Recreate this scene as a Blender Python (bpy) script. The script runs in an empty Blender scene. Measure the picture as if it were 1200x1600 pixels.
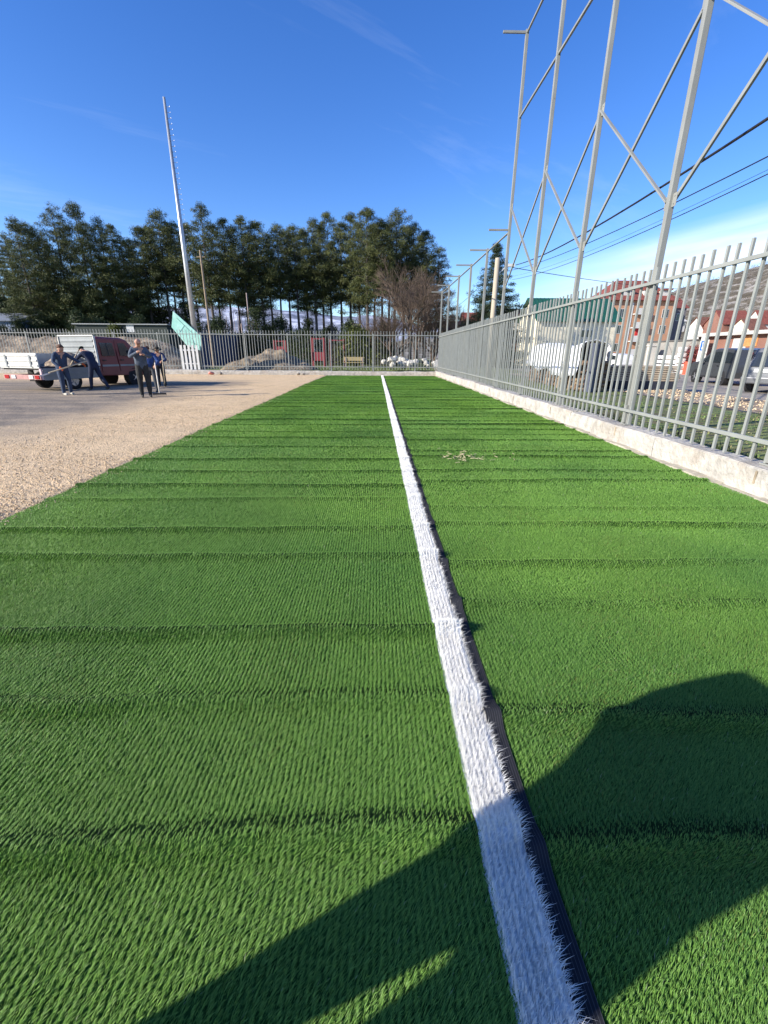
import bpy, bmesh, math, random
import numpy as np
from mathutils import Vector, Matrix, Euler

random.seed(11)
rng = np.random.default_rng(5)
sc = bpy.context.scene
COL = sc.collection
R_ = math.radians

# ------------------------------------------------------------------ camera
FPX, CX, CY, CAMH = 683.0, 600.0, 800.0, 1.5
def _cam_axes():
    vy = Vector((587.5 - CX, -(551.5 - CY), -FPX)).normalized()
    vz = -Vector((588.0 - CX, -(2660.0 - CY), -FPX)).normalized()
    vz = (vz - vy * vz.dot(vy)).normalized()
    vx = vy.cross(vz)
    return Matrix((vx, vy, vz))          # world = R @ cam
RC = _cam_axes()
cam_d = bpy.data.cameras.new('camera')
cam = bpy.data.objects.new('camera', cam_d); COL.objects.link(cam)
cam.matrix_world = Matrix.Translation((0, 0, CAMH)) @ RC.to_4x4()
cam_d.sensor_fit = 'HORIZONTAL'; cam_d.sensor_width = 36.0
cam_d.lens = 36.0 * FPX / 1200.0
cam_d.clip_start = 0.05; cam_d.clip_end = 6000
sc.camera = cam

def at(px, py, Y):
    """survey: the point of the place seen at photo pixel (px, py) at distance Y along the pitch"""
    d = RC @ Vector((px - CX, -(py - CY), -FPX))
    return Vector((0, 0, CAMH)) + d * (Y / d.y)

# ------------------------------------------------------------------ light
SUN_EL, SUN_TO = R_(24.0), Vector((-0.92, -0.39, 0)).normalized()
sd = bpy.data.lights.new('sun', 'SUN'); so = bpy.data.objects.new('sun', sd); COL.objects.link(so)
sd.energy = 4.6; sd.angle = R_(0.5); sd.color = (1.0, 0.93, 0.82)
sdir = Vector((SUN_TO.x * math.cos(SUN_EL), SUN_TO.y * math.cos(SUN_EL), math.sin(SUN_EL)))
so.rotation_euler = sdir.to_track_quat('Z', 'Y').to_euler()

w = bpy.data.worlds.new("World"); sc.world = w; w.use_nodes = True
nt = w.node_tree; nt.nodes.clear()
def nn(t, loc=(0, 0), **k):
    n = nt.nodes.new(t)
    for a, b in k.items(): setattr(n, a, b)
    return n
out = nn('ShaderNodeOutputWorld'); bg = nn('ShaderNodeBackground'); bgc = nn('ShaderNodeBackground'); mx = nn('ShaderNodeMixShader')
sky = nn('ShaderNodeTexSky', sky_type='NISHITA')
sky.sun_disc = False; sky.sun_elevation = SUN_EL; sky.sun_rotation = math.atan2(SUN_TO.x, SUN_TO.y)
sky.altitude = 600; sky.air_density = 1.0; sky.dust_density = 0.35; sky.ozone_density = 3.2
hsv = nn('ShaderNodeHueSaturation'); hsv.inputs['Saturation'].default_value = 1.27; hsv.inputs['Hue'].default_value = 0.516
nt.links.new(sky.outputs[0], hsv.inputs['Color']); nt.links.new(hsv.outputs[0], bg.inputs[0]); bg.inputs[1].default_value = 0.13
bgc.inputs[0].default_value = (0.86, 0.92, 1.0, 1); bgc.inputs[1].default_value = 0.85
tc = nn('ShaderNodeTexCoord'); sep = nn('ShaderNodeSeparateXYZ'); nt.links.new(tc.outputs['Generated'], sep.inputs[0])
def mth(op, a, b=None, c=None, clamp=False):
    n = nn('ShaderNodeMath', operation=op); n.use_clamp = clamp
    for i, v in enumerate((a, b, c)):
        if v is None: continue
        if isinstance(v, (int, float)): n.inputs[i].default_value = v
        else: nt.links.new(v, n.inputs[i])
    return n.outputs[0]
zz = mth('MAXIMUM', sep.outputs[2], 0.0)
den = mth('ADD', zz, 0.10)
cx_ = mth('DIVIDE', sep.outputs[0], den); cy_ = mth('DIVIDE', sep.outputs[1], den)
# rotate so the streaks run from lower left to upper right
rx = mth('ADD', mth('MULTIPLY', cx_, 0.80), mth('MULTIPLY', cy_, 0.55))
ry = mth('SUBTRACT', mth('MULTIPLY', cy_, 0.80), mth('MULTIPLY', cx_, 0.55))
cmb = nn('ShaderNodeCombineXYZ'); nt.links.new(mth('MULTIPLY', rx, 0.55), cmb.inputs[0]); nt.links.new(mth('MULTIPLY', ry, 1.9), cmb.inputs[1])
cmb.inputs[2].default_value = 3.7
nz = nn('ShaderNodeTexNoise'); nz.inputs['Scale'].default_value = 0.8; nz.inputs['Detail'].default_value = 9; nz.inputs['Roughness'].default_value = 0.62
nz.inputs['Distortion'].default_value = 0.5
nt.links.new(cmb.outputs[0], nz.inputs['Vector'])
thin = mth('MULTIPLY', mth('SUBTRACT', nz.outputs[0], 0.54, clamp=True), 0.85, clamp=True)
# a bank of cloud low on the right
az = mth('MULTIPLY', mth('SUBTRACT', sep.outputs[0], 0.24, clamp=True), 4.0, clamp=True)
nz2 = nn('ShaderNodeTexNoise'); nz2.inputs['Scale'].default_value = 1.0; nz2.inputs['Detail'].default_value = 7
cmb2 = nn('ShaderNodeCombineXYZ')
nt.links.new(mth('MULTIPLY', sep.outputs[0], 3.0), cmb2.inputs[0]); nt.links.new(mth('MULTIPLY', sep.outputs[1], 3.0), cmb2.inputs[1])
nt.links.new(mth('MULTIPLY', mth('SUBTRACT', sep.outputs[2], mth('MULTIPLY', sep.outputs[0], 0.17)), 34.0), cmb2.inputs[2])
nt.links.new(cmb2.outputs[0], nz2.inputs['Vector'])
hgt = mth('SUBTRACT', sep.outputs[2], mth('MULTIPLY', sep.outputs[0], 0.20))
low = mth('SUBTRACT', 1.0, mth('MULTIPLY', mth('ABSOLUTE', mth('SUBTRACT', hgt, 0.03)), 13.5), clamp=True)
bank = mth('MULTIPLY', mth('MULTIPLY', az, low), mth('ADD', 0.25, mth('MULTIPLY', mth('SUBTRACT', nz2.outputs[0], 0.32, clamp=True), 3.2)), clamp=True)
fac = mth('ADD', mth('MULTIPLY', thin, mth('MULTIPLY', sep.outputs[2], 3.0, clamp=True)), bank, clamp=True)
nt.links.new(mth('MULTIPLY', fac, 0.74), mx.inputs[0])
nt.links.new(bg.outputs[0], mx.inputs[1]); nt.links.new(bgc.outputs[0], mx.inputs[2]); nt.links.new(mx.outputs[0], out.inputs[0])

sc.view_settings.view_transform = 'Standard'; sc.view_settings.look = 'None'
sc.view_settings.exposure = 0.92; sc.view_settings.gamma = 1.0
sc.render.engine = 'CYCLES'
sc.cycles.max_bounces = 6; sc.cycles.diffuse_bounces = 3; sc.cycles.transparent_max_bounces = 8
sc.cycles.use_denoising = True

# ------------------------------------------------------------------ materials
MATS = {}
def mat(name, col, rough=0.75, metal=0.0, var=0.18, scale=6.0, col2=None, mixlo=0.4, mixhi=0.62, mixscale=None, bump=0.0, bscale=60.0, attr=False,
        spec=0.35, trans=0.0, stretch=(1, 1, 1), detail=6.0):
    if name in MATS: return MATS[name]
    m = bpy.data.materials.new(name); m.use_nodes = True; t = m.node_tree; t.nodes.clear(); L = t.links.new
    o = t.nodes.new('ShaderNodeOutputMaterial'); p = t.nodes.new('ShaderNodeBsdfPrincipled'); L(p.outputs[0], o.inputs[0])
    p.inputs['Roughness'].default_value = rough; p.inputs['Metallic'].default_value = metal
    p.inputs['Specular IOR Level'].default_value = spec
    g = t.nodes.new('ShaderNodeNewGeometry'); mp = t.nodes.new('ShaderNodeMapping'); L(g.outputs['Position'], mp.inputs[0]); mp.inputs['Scale'].default_value = stretch
    n = t.nodes.new('ShaderNodeTexNoise'); n.inputs['Scale'].default_value = scale; n.inputs['Detail'].default_value = detail; L(mp.outputs[0], n.inputs['Vector'])
    base = None
    if attr:
        a = t.nodes.new('ShaderNodeAttribute'); a.attribute_name = 'tint'; base = a.outputs['Color']
    elif col2 is not None:
        n2 = t.nodes.new('ShaderNodeTexNoise'); n2.inputs['Scale'].default_value = mixscale or scale * 0.3; n2.inputs['Detail'].default_value = 8; n2.inputs['Roughness'].default_value = 0.65
        L(mp.outputs[0], n2.inputs['Vector'])
        r = t.nodes.new('ShaderNodeMapRange'); r.inputs['From Min'].default_value = mixlo; r.inputs['From Max'].default_value = mixhi; L(n2.outputs[0], r.inputs['Value'])
        x = t.nodes.new('ShaderNodeMix'); x.data_type = 'RGBA'; L(r.outputs[0], x.inputs['Factor']); x.inputs['A'].default_value = (*col, 1); x.inputs['B'].default_value = (*col2, 1)
        base = x.outputs['Result']
    mr = t.nodes.new('ShaderNodeMapRange'); mr.inputs['From Min'].default_value = 0.3; mr.inputs['From Max'].default_value = 0.7
    mr.inputs['To Min'].default_value = 1 - var; mr.inputs['To Max'].default_value = 1 + var; L(n.outputs[0], mr.inputs['Value'])
    v = t.nodes.new('ShaderNodeVectorMath'); v.operation = 'SCALE'; L(mr.outputs[0], v.inputs['Scale'])
    if base is not None: L(base, v.inputs[0])
    else: v.inputs[0].default_value = col
    L(v.outputs[0], p.inputs['Base Color'])
    if bump:
        nb = t.nodes.new('ShaderNodeTexNoise'); nb.inputs['Scale'].default_value = bscale; nb.inputs['Detail'].default_value = 6; L(mp.outputs[0], nb.inputs['Vector'])
        b = t.nodes.new('ShaderNodeBump'); b.inputs['Strength'].default_value = bump; b.inputs['Distance'].default_value = 0.6 / bscale; L(nb.outputs[0], b.inputs['Height']); L(b.outputs[0], p.inputs['Normal'])
    if trans:
        tr = t.nodes.new('ShaderNodeBsdfTranslucent'); L(v.outputs[0], tr.inputs[0]); ms = t.nodes.new('ShaderNodeMixShader'); ms.inputs[0].default_value = trans
        L(p.outputs[0], ms.inputs[1]); L(tr.outputs[0], ms.inputs[2]); L(ms.outputs[0], o.inputs[0])
    MATS[name] = m
    return m

def glass_mat():
    return mat('dark_glass', (0.02, 0.025, 0.03), rough=0.06, var=0.05, spec=0.8)

PAINT = mat('fence_paint', (0.255, 0.265, 0.245), rough=0.42, var=0.10, scale=3.0, spec=0.5, bump=0.06, bscale=60, col2=(0.16, 0.10, 0.06), mixscale=9, mixlo=0.68, mixhi=0.76)
PAINT2 = mat('post_paint', (0.24, 0.245, 0.225), rough=0.40, var=0.12, scale=2.0, spec=0.5, bump=0.06, bscale=60, col2=(0.15, 0.10, 0.06), mixscale=6, mixlo=0.68, mixhi=0.77)
GALV = mat('galvanised_steel', (0.50, 0.51, 0.52), rough=0.38, metal=0.55, var=0.12, scale=2.5)
CONC = mat('kerb_concrete', (0.42, 0.395, 0.35), rough=0.9, var=0.24, scale=5.0, col2=(0.31, 0.265, 0.215), mixlo=0.5, mixhi=0.72, mixscale=1.6, bump=0.9, bscale=18)
CONC2 = mat('pale_mortar', (0.42, 0.38, 0.30), rough=0.95, var=0.25, scale=14.0, bump=0.5, bscale=50)
WOOD = mat('weathered_wood', (0.36, 0.29, 0.21), rough=0.85, var=0.25, scale=7.0, stretch=(1, 1, 0.15))
RUST = mat('rust_stain', (0.33, 0.265, 0.185), rough=0.9, var=0.3, scale=9)

# ------------------------------------------------------------------ object helpers
def link(o, parent=None):
    COL.objects.link(o)
    if parent is not None: o.parent = parent
    return o
def tag(o, label=None, cat=None, group=None, kind=None):
    if label: o['label'] = label
    if cat: o['category'] = cat
    if group: o['group'] = group
    if kind: o['kind'] = kind
    return o
def empty(name, loc=(0, 0, 0), rz=0.0, scale=1.0):
    o = bpy.data.objects.new(name, None); COL.objects.link(o)
    o.location = loc; o.rotation_euler = (0, 0, rz); o.scale = (scale,) * 3 if isinstance(scale, (int, float)) else scale
    o.empty_display_size = 0.2
    return o
def copy_tree(o, parent=None):
    c = o.copy(); COL.objects.link(c); c.parent = parent
    for ch in list(o.children): copy_tree(ch, c)
    return c

class MB:
    def __init__(s): s.v = []; s.f = []; s.m = []
    def add(s, vs, fs, mi=0):
        b = len(s.v); s.v += [tuple(v) for v in vs]; s.f += [tuple(b + i for i in f) for f in fs]; s.m += [mi] * len(fs)
    def box(s, lo, hi, mi=0, M=None):
        x0, y0, z0 = lo; x1, y1, z1 = hi
        vs = [Vector(p) for p in ((x0, y0, z0), (x1, y0, z0), (x1, y1, z0), (x0, y1, z0), (x0, y0, z1), (x1, y0, z1), (x1, y1, z1), (x0, y1, z1))]
        if M is not None: vs = [M @ v for v in vs]
        s.add(vs, [(3, 2, 1, 0), (4, 5, 6, 7), (0, 1, 5, 4), (1, 2, 6, 5), (2, 3, 7, 6), (3, 0, 4, 7)], mi)
    def bar(s, a, b, w, h=None, up=(0, 0, 1), mi=0):
        h = h or w; a = Vector(a); b = Vector(b); d = (b - a).normalized(); u = Vector(up)
        if abs(d.dot(u)) > 0.98: u = Vector((0, 1, 0))
        x = d.cross(u).normalized(); u = x.cross(d)
        vs = []
        for p in (a, b):
            for i, j in ((-1, -1), (1, -1), (1, 1), (-1, 1)): vs.append(p + x * (i * w / 2) + u * (j * h / 2))
        s.add(vs, [(0, 1, 2, 3), (7, 6, 5, 4), (0, 4, 5, 1), (1, 5, 6, 2), (2, 6, 7, 3), (3, 7, 4, 0)], mi)
    def cyl(s, a, b, r0, r1=None, n=12, mi=0, cap=True):
        r1 = r0 if r1 is None else r1; a = Vector(a); b = Vector(b); d = (b - a).normalized()
        u = Vector((0, 0, 1)) if abs(d.z) < 0.9 else Vector((1, 0, 0))
        x = d.cross(u).normalized(); y = d.cross(x); vs = []
        for p, r in ((a, r0), (b, r1)):
            for k in range(n):
                t = 2 * math.pi * k / n; vs.append(p + (x * math.cos(t) + y * math.sin(t)) * r)
        fs = [(k, (k + 1) % n, n + (k + 1) % n, n + k) for k in range(n)]
        if cap: fs += [tuple(range(n - 1, -1, -1)), tuple(range(n, 2 * n))]
        s.add(vs, fs, mi)
    def path(s, pts, rs, n=6, mi=0):
        for i in range(len(pts) - 1): s.cyl(pts[i], pts[i + 1], rs[i], rs[i + 1], n, mi, cap=(i == len(pts) - 2))
    def prism(s, prof, x0, x1, mi=0):
        """profile in (y, z), extruded along x"""
        n = len(prof); vs = [(x0, y, z) for y, z in prof] + [(x1, y, z) for y, z in prof]
        fs = [tuple(range(n)), tuple(range(2 * n - 1, n - 1, -1))] + [(i, n + i, n + (i + 1) % n, (i + 1) % n) for i in range(n)]
        s.add(vs, fs, mi)
    def build(s, name, mats, parent=None, smooth=False, bevel=0.0):
        me = bpy.data.meshes.new(name); me.from_pydata(s.v, [], s.f)
        ms = mats if isinstance(mats, (list, tuple)) else [mats]
        for m in ms: me.materials.append(m)
        if len(ms) > 1: me.polygons.foreach_set('material_index', s.m)
        bm = bmesh.new(); bm.from_mesh(me); bmesh.ops.recalc_face_normals(bm, faces=bm.faces)
        if bevel:
            es = [e for e in bm.edges if len(e.link_faces) == 2 and e.calc_face_angle(0) > 0.5]
            bmesh.ops.bevel(bm, geom=es, offset=bevel, segments=2, affect='EDGES', profile=0.6)
        bm.to_mesh(me); bm.free()
        if smooth: me.polygons.foreach_set('use_smooth', [True] * len(me.polygons))
        o = bpy.data.objects.new(name, me); link(o, parent)
        return o

def np_mesh(name, verts, faces_flat, loop_totals, mats, parent=None, tint=None, smooth=False):
    me = bpy.data.meshes.new(name)
    nv = len(verts); nl = len(faces_flat); nf = len(loop_totals)
    me.vertices.add(nv); me.vertices.foreach_set('co', np.asarray(verts, np.float32).ravel())
    me.loops.add(nl); me.loops.foreach_set('vertex_index', np.asarray(faces_flat, np.int32))
    me.polygons.add(nf); st = np.concatenate(([0], np.cumsum(loop_totals)[:-1])).astype(np.int32)
    me.polygons.foreach_set('loop_start', st); me.polygons.foreach_set('loop_total', np.asarray(loop_totals, np.int32))
    if smooth: me.polygons.foreach_set('use_smooth', np.ones(nf, bool))
    me.update(calc_edges=True)
    if tint is not None:
        a = me.color_attributes.new('tint', 'FLOAT_COLOR', 'POINT')
        a.data.foreach_set('color', np.concatenate([tint, np.ones((nv, 1))], 1).astype(np.float32).ravel())
    for m in (mats if isinstance(mats, (list, tuple)) else [mats]): me.materials.append(m)
    o = bpy.data.objects.new(name, me); link(o, parent)
    return o

def grid_mesh(name, xs, ys, zf, mats, parent=None, smooth=True):
    X, Y = np.meshgrid(np.asarray(xs, float), np.asarray(ys, float)); Z = zf(X, Y)
    nx, ny = len(xs), len(ys)
    v = np.stack([X, Y, Z], -1).reshape(-1, 3)
    i = np.arange(nx * ny).reshape(ny, nx)
    f = np.stack([i[:-1, :-1], i[:-1, 1:], i[1:, 1:], i[1:, :-1]], -1).reshape(-1, 4)
    return np_mesh(name, v, f.ravel(), np.full(len(f), 4), mats, parent, smooth=smooth)

def vnoise(x, y, s, seed=0):
    """cheap smooth value noise"""
    x = np.asarray(x, float) * s; y = np.asarray(y, float) * s
    def h(i, j): 
        n = np.sin(i * 127.1 + j * 311.7 + seed * 74.7) * 43758.5453
        return n - np.floor(n)
    i = np.floor(x); j = np.floor(y); a = x - i; b = y - j; a = a * a * (3 - 2 * a); b = b * b * (3 - 2 * b)
    return (h(i, j) * (1 - a) + h(i + 1, j) * a) * (1 - b) + (h(i, j + 1) * (1 - a) + h(i + 1, j + 1) * a) * b
def fbm(x, y, s, seed=0, o=4):
    t = 0; a = 0.5
    for k in range(o): t = t + a * (vnoise(x, y, s * 2 ** k, seed + k * 7) - 0.5); a *= 0.5
    return t

# ------------------------------------------------------------------ ground sheets
def sheet(name, x0, x1, y0, y1, z, m, nx=2, ny=2, amp=0.0, s=0.3, seed=0):
    o = grid_mesh(name, np.linspace(x0, x1, nx), np.linspace(y0, y1, ny), lambda X, Y: z + amp * fbm(X, Y, s, seed), m)
    return tag(o, kind='structure')

EARTH = mat('dry_earth', (0.16, 0.13, 0.08), rough=0.95, var=0.3, scale=0.8, col2=(0.08, 0.10, 0.03), mixscale=0.12, bump=0.4, bscale=8)
sheet('ground', -3000, 3000, -600, 4500, -0.12, EARTH)

# gravel court: crushed stone, pale near the turf, grey compacted grit further left
def gravel_material():
    m = bpy.data.materials.new('court_gravel'); m.use_nodes = True; t = m.node_tree; L = t.links.new
    p = t.nodes['Principled BSDF']; p.inputs['Roughness'].default_value = 0.95; p.inputs['Specular IOR Level'].default_value = 0.2
    g = t.nodes.new('ShaderNodeNewGeometry'); sx = t.nodes.new('ShaderNodeSeparateXYZ'); L(g.outputs['Position'], sx.inputs[0])
    def noise(sc_, det=6, rough=0.6, st=(1, 1, 1)):
        mp = t.nodes.new('ShaderNodeMapping'); mp.inputs['Scale'].default_value = st; L(g.outputs['Position'], mp.inputs[0])
        n = t.nodes.new('ShaderNodeTexNoise'); n.inputs['Scale'].default_value = sc_; n.inputs['Detail'].default_value = det; n.inputs['Roughness'].default_value = rough
        L(mp.outputs[0], n.inputs['Vector']); return n.outputs[0]
    def M(op, a, b, clamp=False):
        n = t.nodes.new('ShaderNodeMath'); n.operation = op; n.use_clamp = clamp
        for i, v in enumerate((a, b)):
            if isinstance(v, (int, float)): n.inputs[i].default_value = v
            else: L(v, n.inputs[i])
        return n.outputs[0]
    def mix(f, a, b):
        x = t.nodes.new('ShaderNodeMix'); x.data_type = 'RGBA'; L(f, x.inputs['Factor'])
        for k, v in (('A', a), ('B', b)):
            if isinstance(v, tuple): x.inputs[k].default_value = (*v, 1)
            else: L(v, x.inputs[k])
        return x.outputs['Result']
    vor = t.nodes.new('ShaderNodeTexVoronoi'); vor.inputs['Scale'].default_value = 55; L(g.outputs['Position'], vor.inputs['Vector'])
    sepc = t.nodes.new('ShaderNodeSeparateColor'); L(vor.outputs['Color'], sepc.inputs[0])
    cell = M('ADD', 0.76, M('MULTIPLY', sepc.outputs[0], 0.48))
    # boundary between pale stone and grey grit, wandering with x and y
    wob = M('MULTIPLY', M('SUBTRACT', noise(0.35, 5), 0.5), 5.0)
    d = M('ADD', M('ADD', sx.outputs[0], 7.5), wob)                     # >0 pale, <0 grey
    far = M('MULTIPLY', M('SUBTRACT', sx.outputs[1], 24.5), 0.55)        # pale again along the far kerb
    d2 = M('MAXIMUM', d, far)
    f = M('MULTIPLY', M('ADD', d2, 0.9), 0.45, True)
    streak = M('MULTIPLY', M('SUBTRACT', noise(1.0, 7, 0.65, (0.22, 1.5, 1)), 0.47), 5.0, True)
    pale = mix(noise(1.3, 7), (0.52, 0.375, 0.215), (0.76, 0.565, 0.345))
    pale = mix(M('MULTIPLY', streak, 0.22), pale, (0.33, 0.26, 0.18))
    grey = mix(streak, (0.235, 0.195, 0.15), (0.38, 0.30, 0.21))
    # tyre tracks curving on the grit
    wv = t.nodes.new('ShaderNodeTexWave'); wv.wave_type = 'RINGS'; wv.rings_direction = 'Z'; wv.inputs['Scale'].default_value = 0.22; wv.inputs['Distortion'].default_value = 1.2
    mp = t.nodes.new('ShaderNodeMapping'); mp.inputs['Location'].default_value = (14.5, -8.0, 0); L(g.outputs['Position'], mp.inputs[0]); L(mp.outputs[0], wv.inputs['Vector'])
    track = M('MULTIPLY', M('SUBTRACT', wv.outputs['Fac'], 0.8), 2.5, True)
    grey = mix(M('MULTIPLY', track, 0.55), grey, (0.12, 0.105, 0.09))
    c = mix(f, grey, pale)
    v = t.nodes.new('ShaderNodeVectorMath'); v.operation = 'SCALE'; L(c, v.inputs[0]); L(cell, v.inputs['Scale'])
    L(v.outputs[0], p.inputs['Base Color'])
    b = t.nodes.new('ShaderNodeBump'); b.inputs['Strength'].default_value = 0.8; b.inputs['Distance'].default_value = 0.012
    hsum = M('ADD', M('MULTIPLY', vor.outputs['Distance'], -1.0), M('MULTIPLY', noise(3.0, 4), 4.0)); L(hsum, b.inputs['Height']); L(b.outputs[0], p.inputs['Normal'])
    return m
GRAVEL = gravel_material()
tag(grid_mesh('gravel_court', np.concatenate([np.linspace(-60, -3.7, 130), [-3.55, -3.40, 4.3]]), np.linspace(-8, 32.62, 110),
              lambda X, Y: np.where(X > -3.45, -0.07, 0.05 * fbm(X, Y, 0.5, 3) * np.clip((-3.5 - X) / 0.6, 0.1, 1)), GRAVEL), kind='structure')

# loose stones on the gravel close to the turf edge
def pebbles(name, pts, smin, smax, m, label):
    n = len(pts); base = np.array([(1, 0, 0), (-1, 0, 0), (0, 1, 0), (0, -1, 0), (0, 0, 0.7), (0, 0, -0.7)], float)
    tri = np.array([(0, 2, 4), (2, 1, 4), (1, 3, 4), (3, 0, 4), (2, 0, 5), (1, 2, 5), (3, 1, 5), (0, 3, 5)])
    s = rng.uniform(smin, smax, (n, 1)); a = rng.uniform(0, 6.28, n)
    V = base[None] * rng.uniform(0.6, 1.2, (n, 6, 1)) * s[:, None]
    x = V[..., 0] * np.cos(a)[:, None] - V[..., 1] * np.sin(a)[:, None]; y = V[..., 0] * np.sin(a)[:, None] + V[..., 1] * np.cos(a)[:, None]
    V = np.stack([x, y, V[..., 2]], -1) + pts[:, None]
    F = (tri[None] + (np.arange(n) * 6)[:, None, None]).reshape(-1)
    c = rng.uniform(0.6, 1.15, (n, 1)) * np.array([[0.62, 0.48, 0.31]]); T = np.repeat(c, 6, 0)
    return tag(np_mesh(name, V.reshape(-1, 3), F, np.full(n * 8, 3), m, tint=T), label=label, kind='stuff')
PEB = mat('loose_stone', (1, 1, 1), attr=True, rough=0.95, var=0.1)
yy = 2.5 + 20 * rng.random(26000) ** 1.8; xx = -3.52 - (rng.random(26000) ** 1.3) * np.minimum(5.0, 0.9 * yy)
ok = xx > -6.8 + 1.2 * (vnoise(xx, yy, 0.6, 2) - 0.5)
def spill():
    n = 1500; y = 3.0 + 22 * rng.random(n) ** 1.6; x = -3.48 + 0.22 * rng.random(n) ** 2.5 - 0.03
    pebbles('gravel', np.stack([x, y, np.full(n, 0.034)], -1), 0.004, 0.011, PEB, 'stray stones spilled over the turf edge')
spill()
pebbles('gravel', np.stack([xx, yy, np.full_like(xx, 0.006)], -1)[ok], 0.005, 0.015, PEB, 'loose pale crushed stone beside the turf edge')

# ------------------------------------------------------------------ artificial turf
CR_L = [0.98, 1.56, 2.08, 3.06, 3.60, 4.45, 4.95, 5.62, 6.30, 7.2, 8.05, 8.75, 9.6, 10.3, 11.2, 12.0, 12.9, 13.9, 14.7, 15.8, 16.9, 18.1, 19.4, 20.8, 22.4, 24.2, 26.1, 28.3]
CR_R = [0.94, 1.46, 2.39, 2.93, 3.72, 4.22, 5.22, 5.69, 6.52, 6.96, 7.88, 8.5, 9.08, 9.7, 10.26, 11.0, 11.7, 12.6, 13.3, 14.2, 15.0, 16.0, 17.2, 18.3, 19.6, 21.0, 22.6, 24.5, 26.6, 28.8]
STR_L = [0.9, .85, 1.25, 1.0, .95, .6, .9, .7, .8, .8] ; STR_R = [0.8, 1.25, 1.1, 1.05, .95, .6, 1.0, .8, 1.0, .9, 1.0]
def crease_fields(x, y, cr, st, seed):
    """height of the folds left from the roll and how far the pile is parted at each"""
    h = np.zeros_like(x); part = np.zeros_like(x); lean = np.zeros_like(x)
    for k, yc in enumerate(cr):
        a = st[k] if k < len(st) else 0.55 + 0.5 * math.sin(k * 2.3) ** 2
        c = yc + 0.018 * np.sin(x * 0.9 + k * 1.7) + 0.05 * (vnoise(x, x * 0 + k, 0.55, seed) - 0.5) + 0.03 * (vnoise(x, x * 0 + k, 3.0, seed + 3) - 0.5)
        d = y - c; am = a * (0.65 + 0.7 * vnoise(x, x * 0 + k * 3.1, 0.8, seed + 9))
        wdt = 0.050 + 0.0015 * yc
        h += am * 0.036 * np.exp(-(d / np.where(d < 0, wdt * 0.9, wdt * 1.15)) ** 2)
        e = (d - 0.036) / (0.047 + 0.0030 * yc); part += 1.2 * am * np.exp(-e * e)
        lean += am * (d / 0.06) * np.exp(-(d / 0.07) ** 2)
    return h, np.clip(part, 0, 1.2), lean
def dent(x, y, seed):
    return 0.010 * fbm(x, y, 1.1, seed)
FL = lambda x, y: crease_fields(x, y, CR_L, STR_L, 1)
FR = lambda x, y: crease_fields(x, y, CR_R, STR_R, 5)
def left_edge(y): return -3.50 + 0.02 * np.sin(y * 0.5) + 0.012 * np.sin(y * 1.9) + np.where(y > 22, (y - 22) * 0.012, 0)
def right_edge(y): return 4.16 - np.clip((y - 20) * 0.008, 0, 1) + 0.015 * np.sin(y * 0.7)
def seam(y): return 0.016 * (vnoise(y, y * 0, 0.45, 4) - 0.5) + 0.0015 * y * np.clip(1 - y / 60, 0, 1) + 0.002 * np.sin(y * 4.3)
YEND = 31.6
BACK = mat('turf_backing', (1, 1, 1), attr=True, rough=1.0, var=0.35, scale=30, spec=0.03)      # curled thatch, black backing where the pile is parted
ys = np.concatenate([np.arange(-0.6, 6, 0.02), np.arange(6, 12, 0.035), np.arange(12, YEND + 0.01, 0.06)])
def turf_sheet(name, e0, e1, F, z0, seed, m):
    us = np.linspace(0, 1, 44); U, Y = np.meshgrid(us, ys)
    X = e0(Y) + (e1(Y) - e0(Y)) * U; h, pt, _ = F(X, Y); Z = z0 + h + dent(X, Y, seed)
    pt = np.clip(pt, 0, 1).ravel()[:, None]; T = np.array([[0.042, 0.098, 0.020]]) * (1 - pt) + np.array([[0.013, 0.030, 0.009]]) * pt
    v = np.stack([X, Y, Z], -1).reshape(-1, 3); ny, nx = X.shape; i = np.arange(nx * ny).reshape(ny, nx)
    f = np.stack([i[:-1, :-1], i[:-1, 1:], i[1:, 1:], i[1:, :-1]], -1).reshape(-1, 4)
    return tag(np_mesh(name, v, f.ravel(), np.full(len(f), 4), m, tint=T, smooth=True), kind='structure')
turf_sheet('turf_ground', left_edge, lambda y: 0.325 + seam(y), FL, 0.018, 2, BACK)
turf_sheet('turf_ground', lambda y: 0.468 + seam(y), right_edge, FR, 0.012, 8, BACK)

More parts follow.
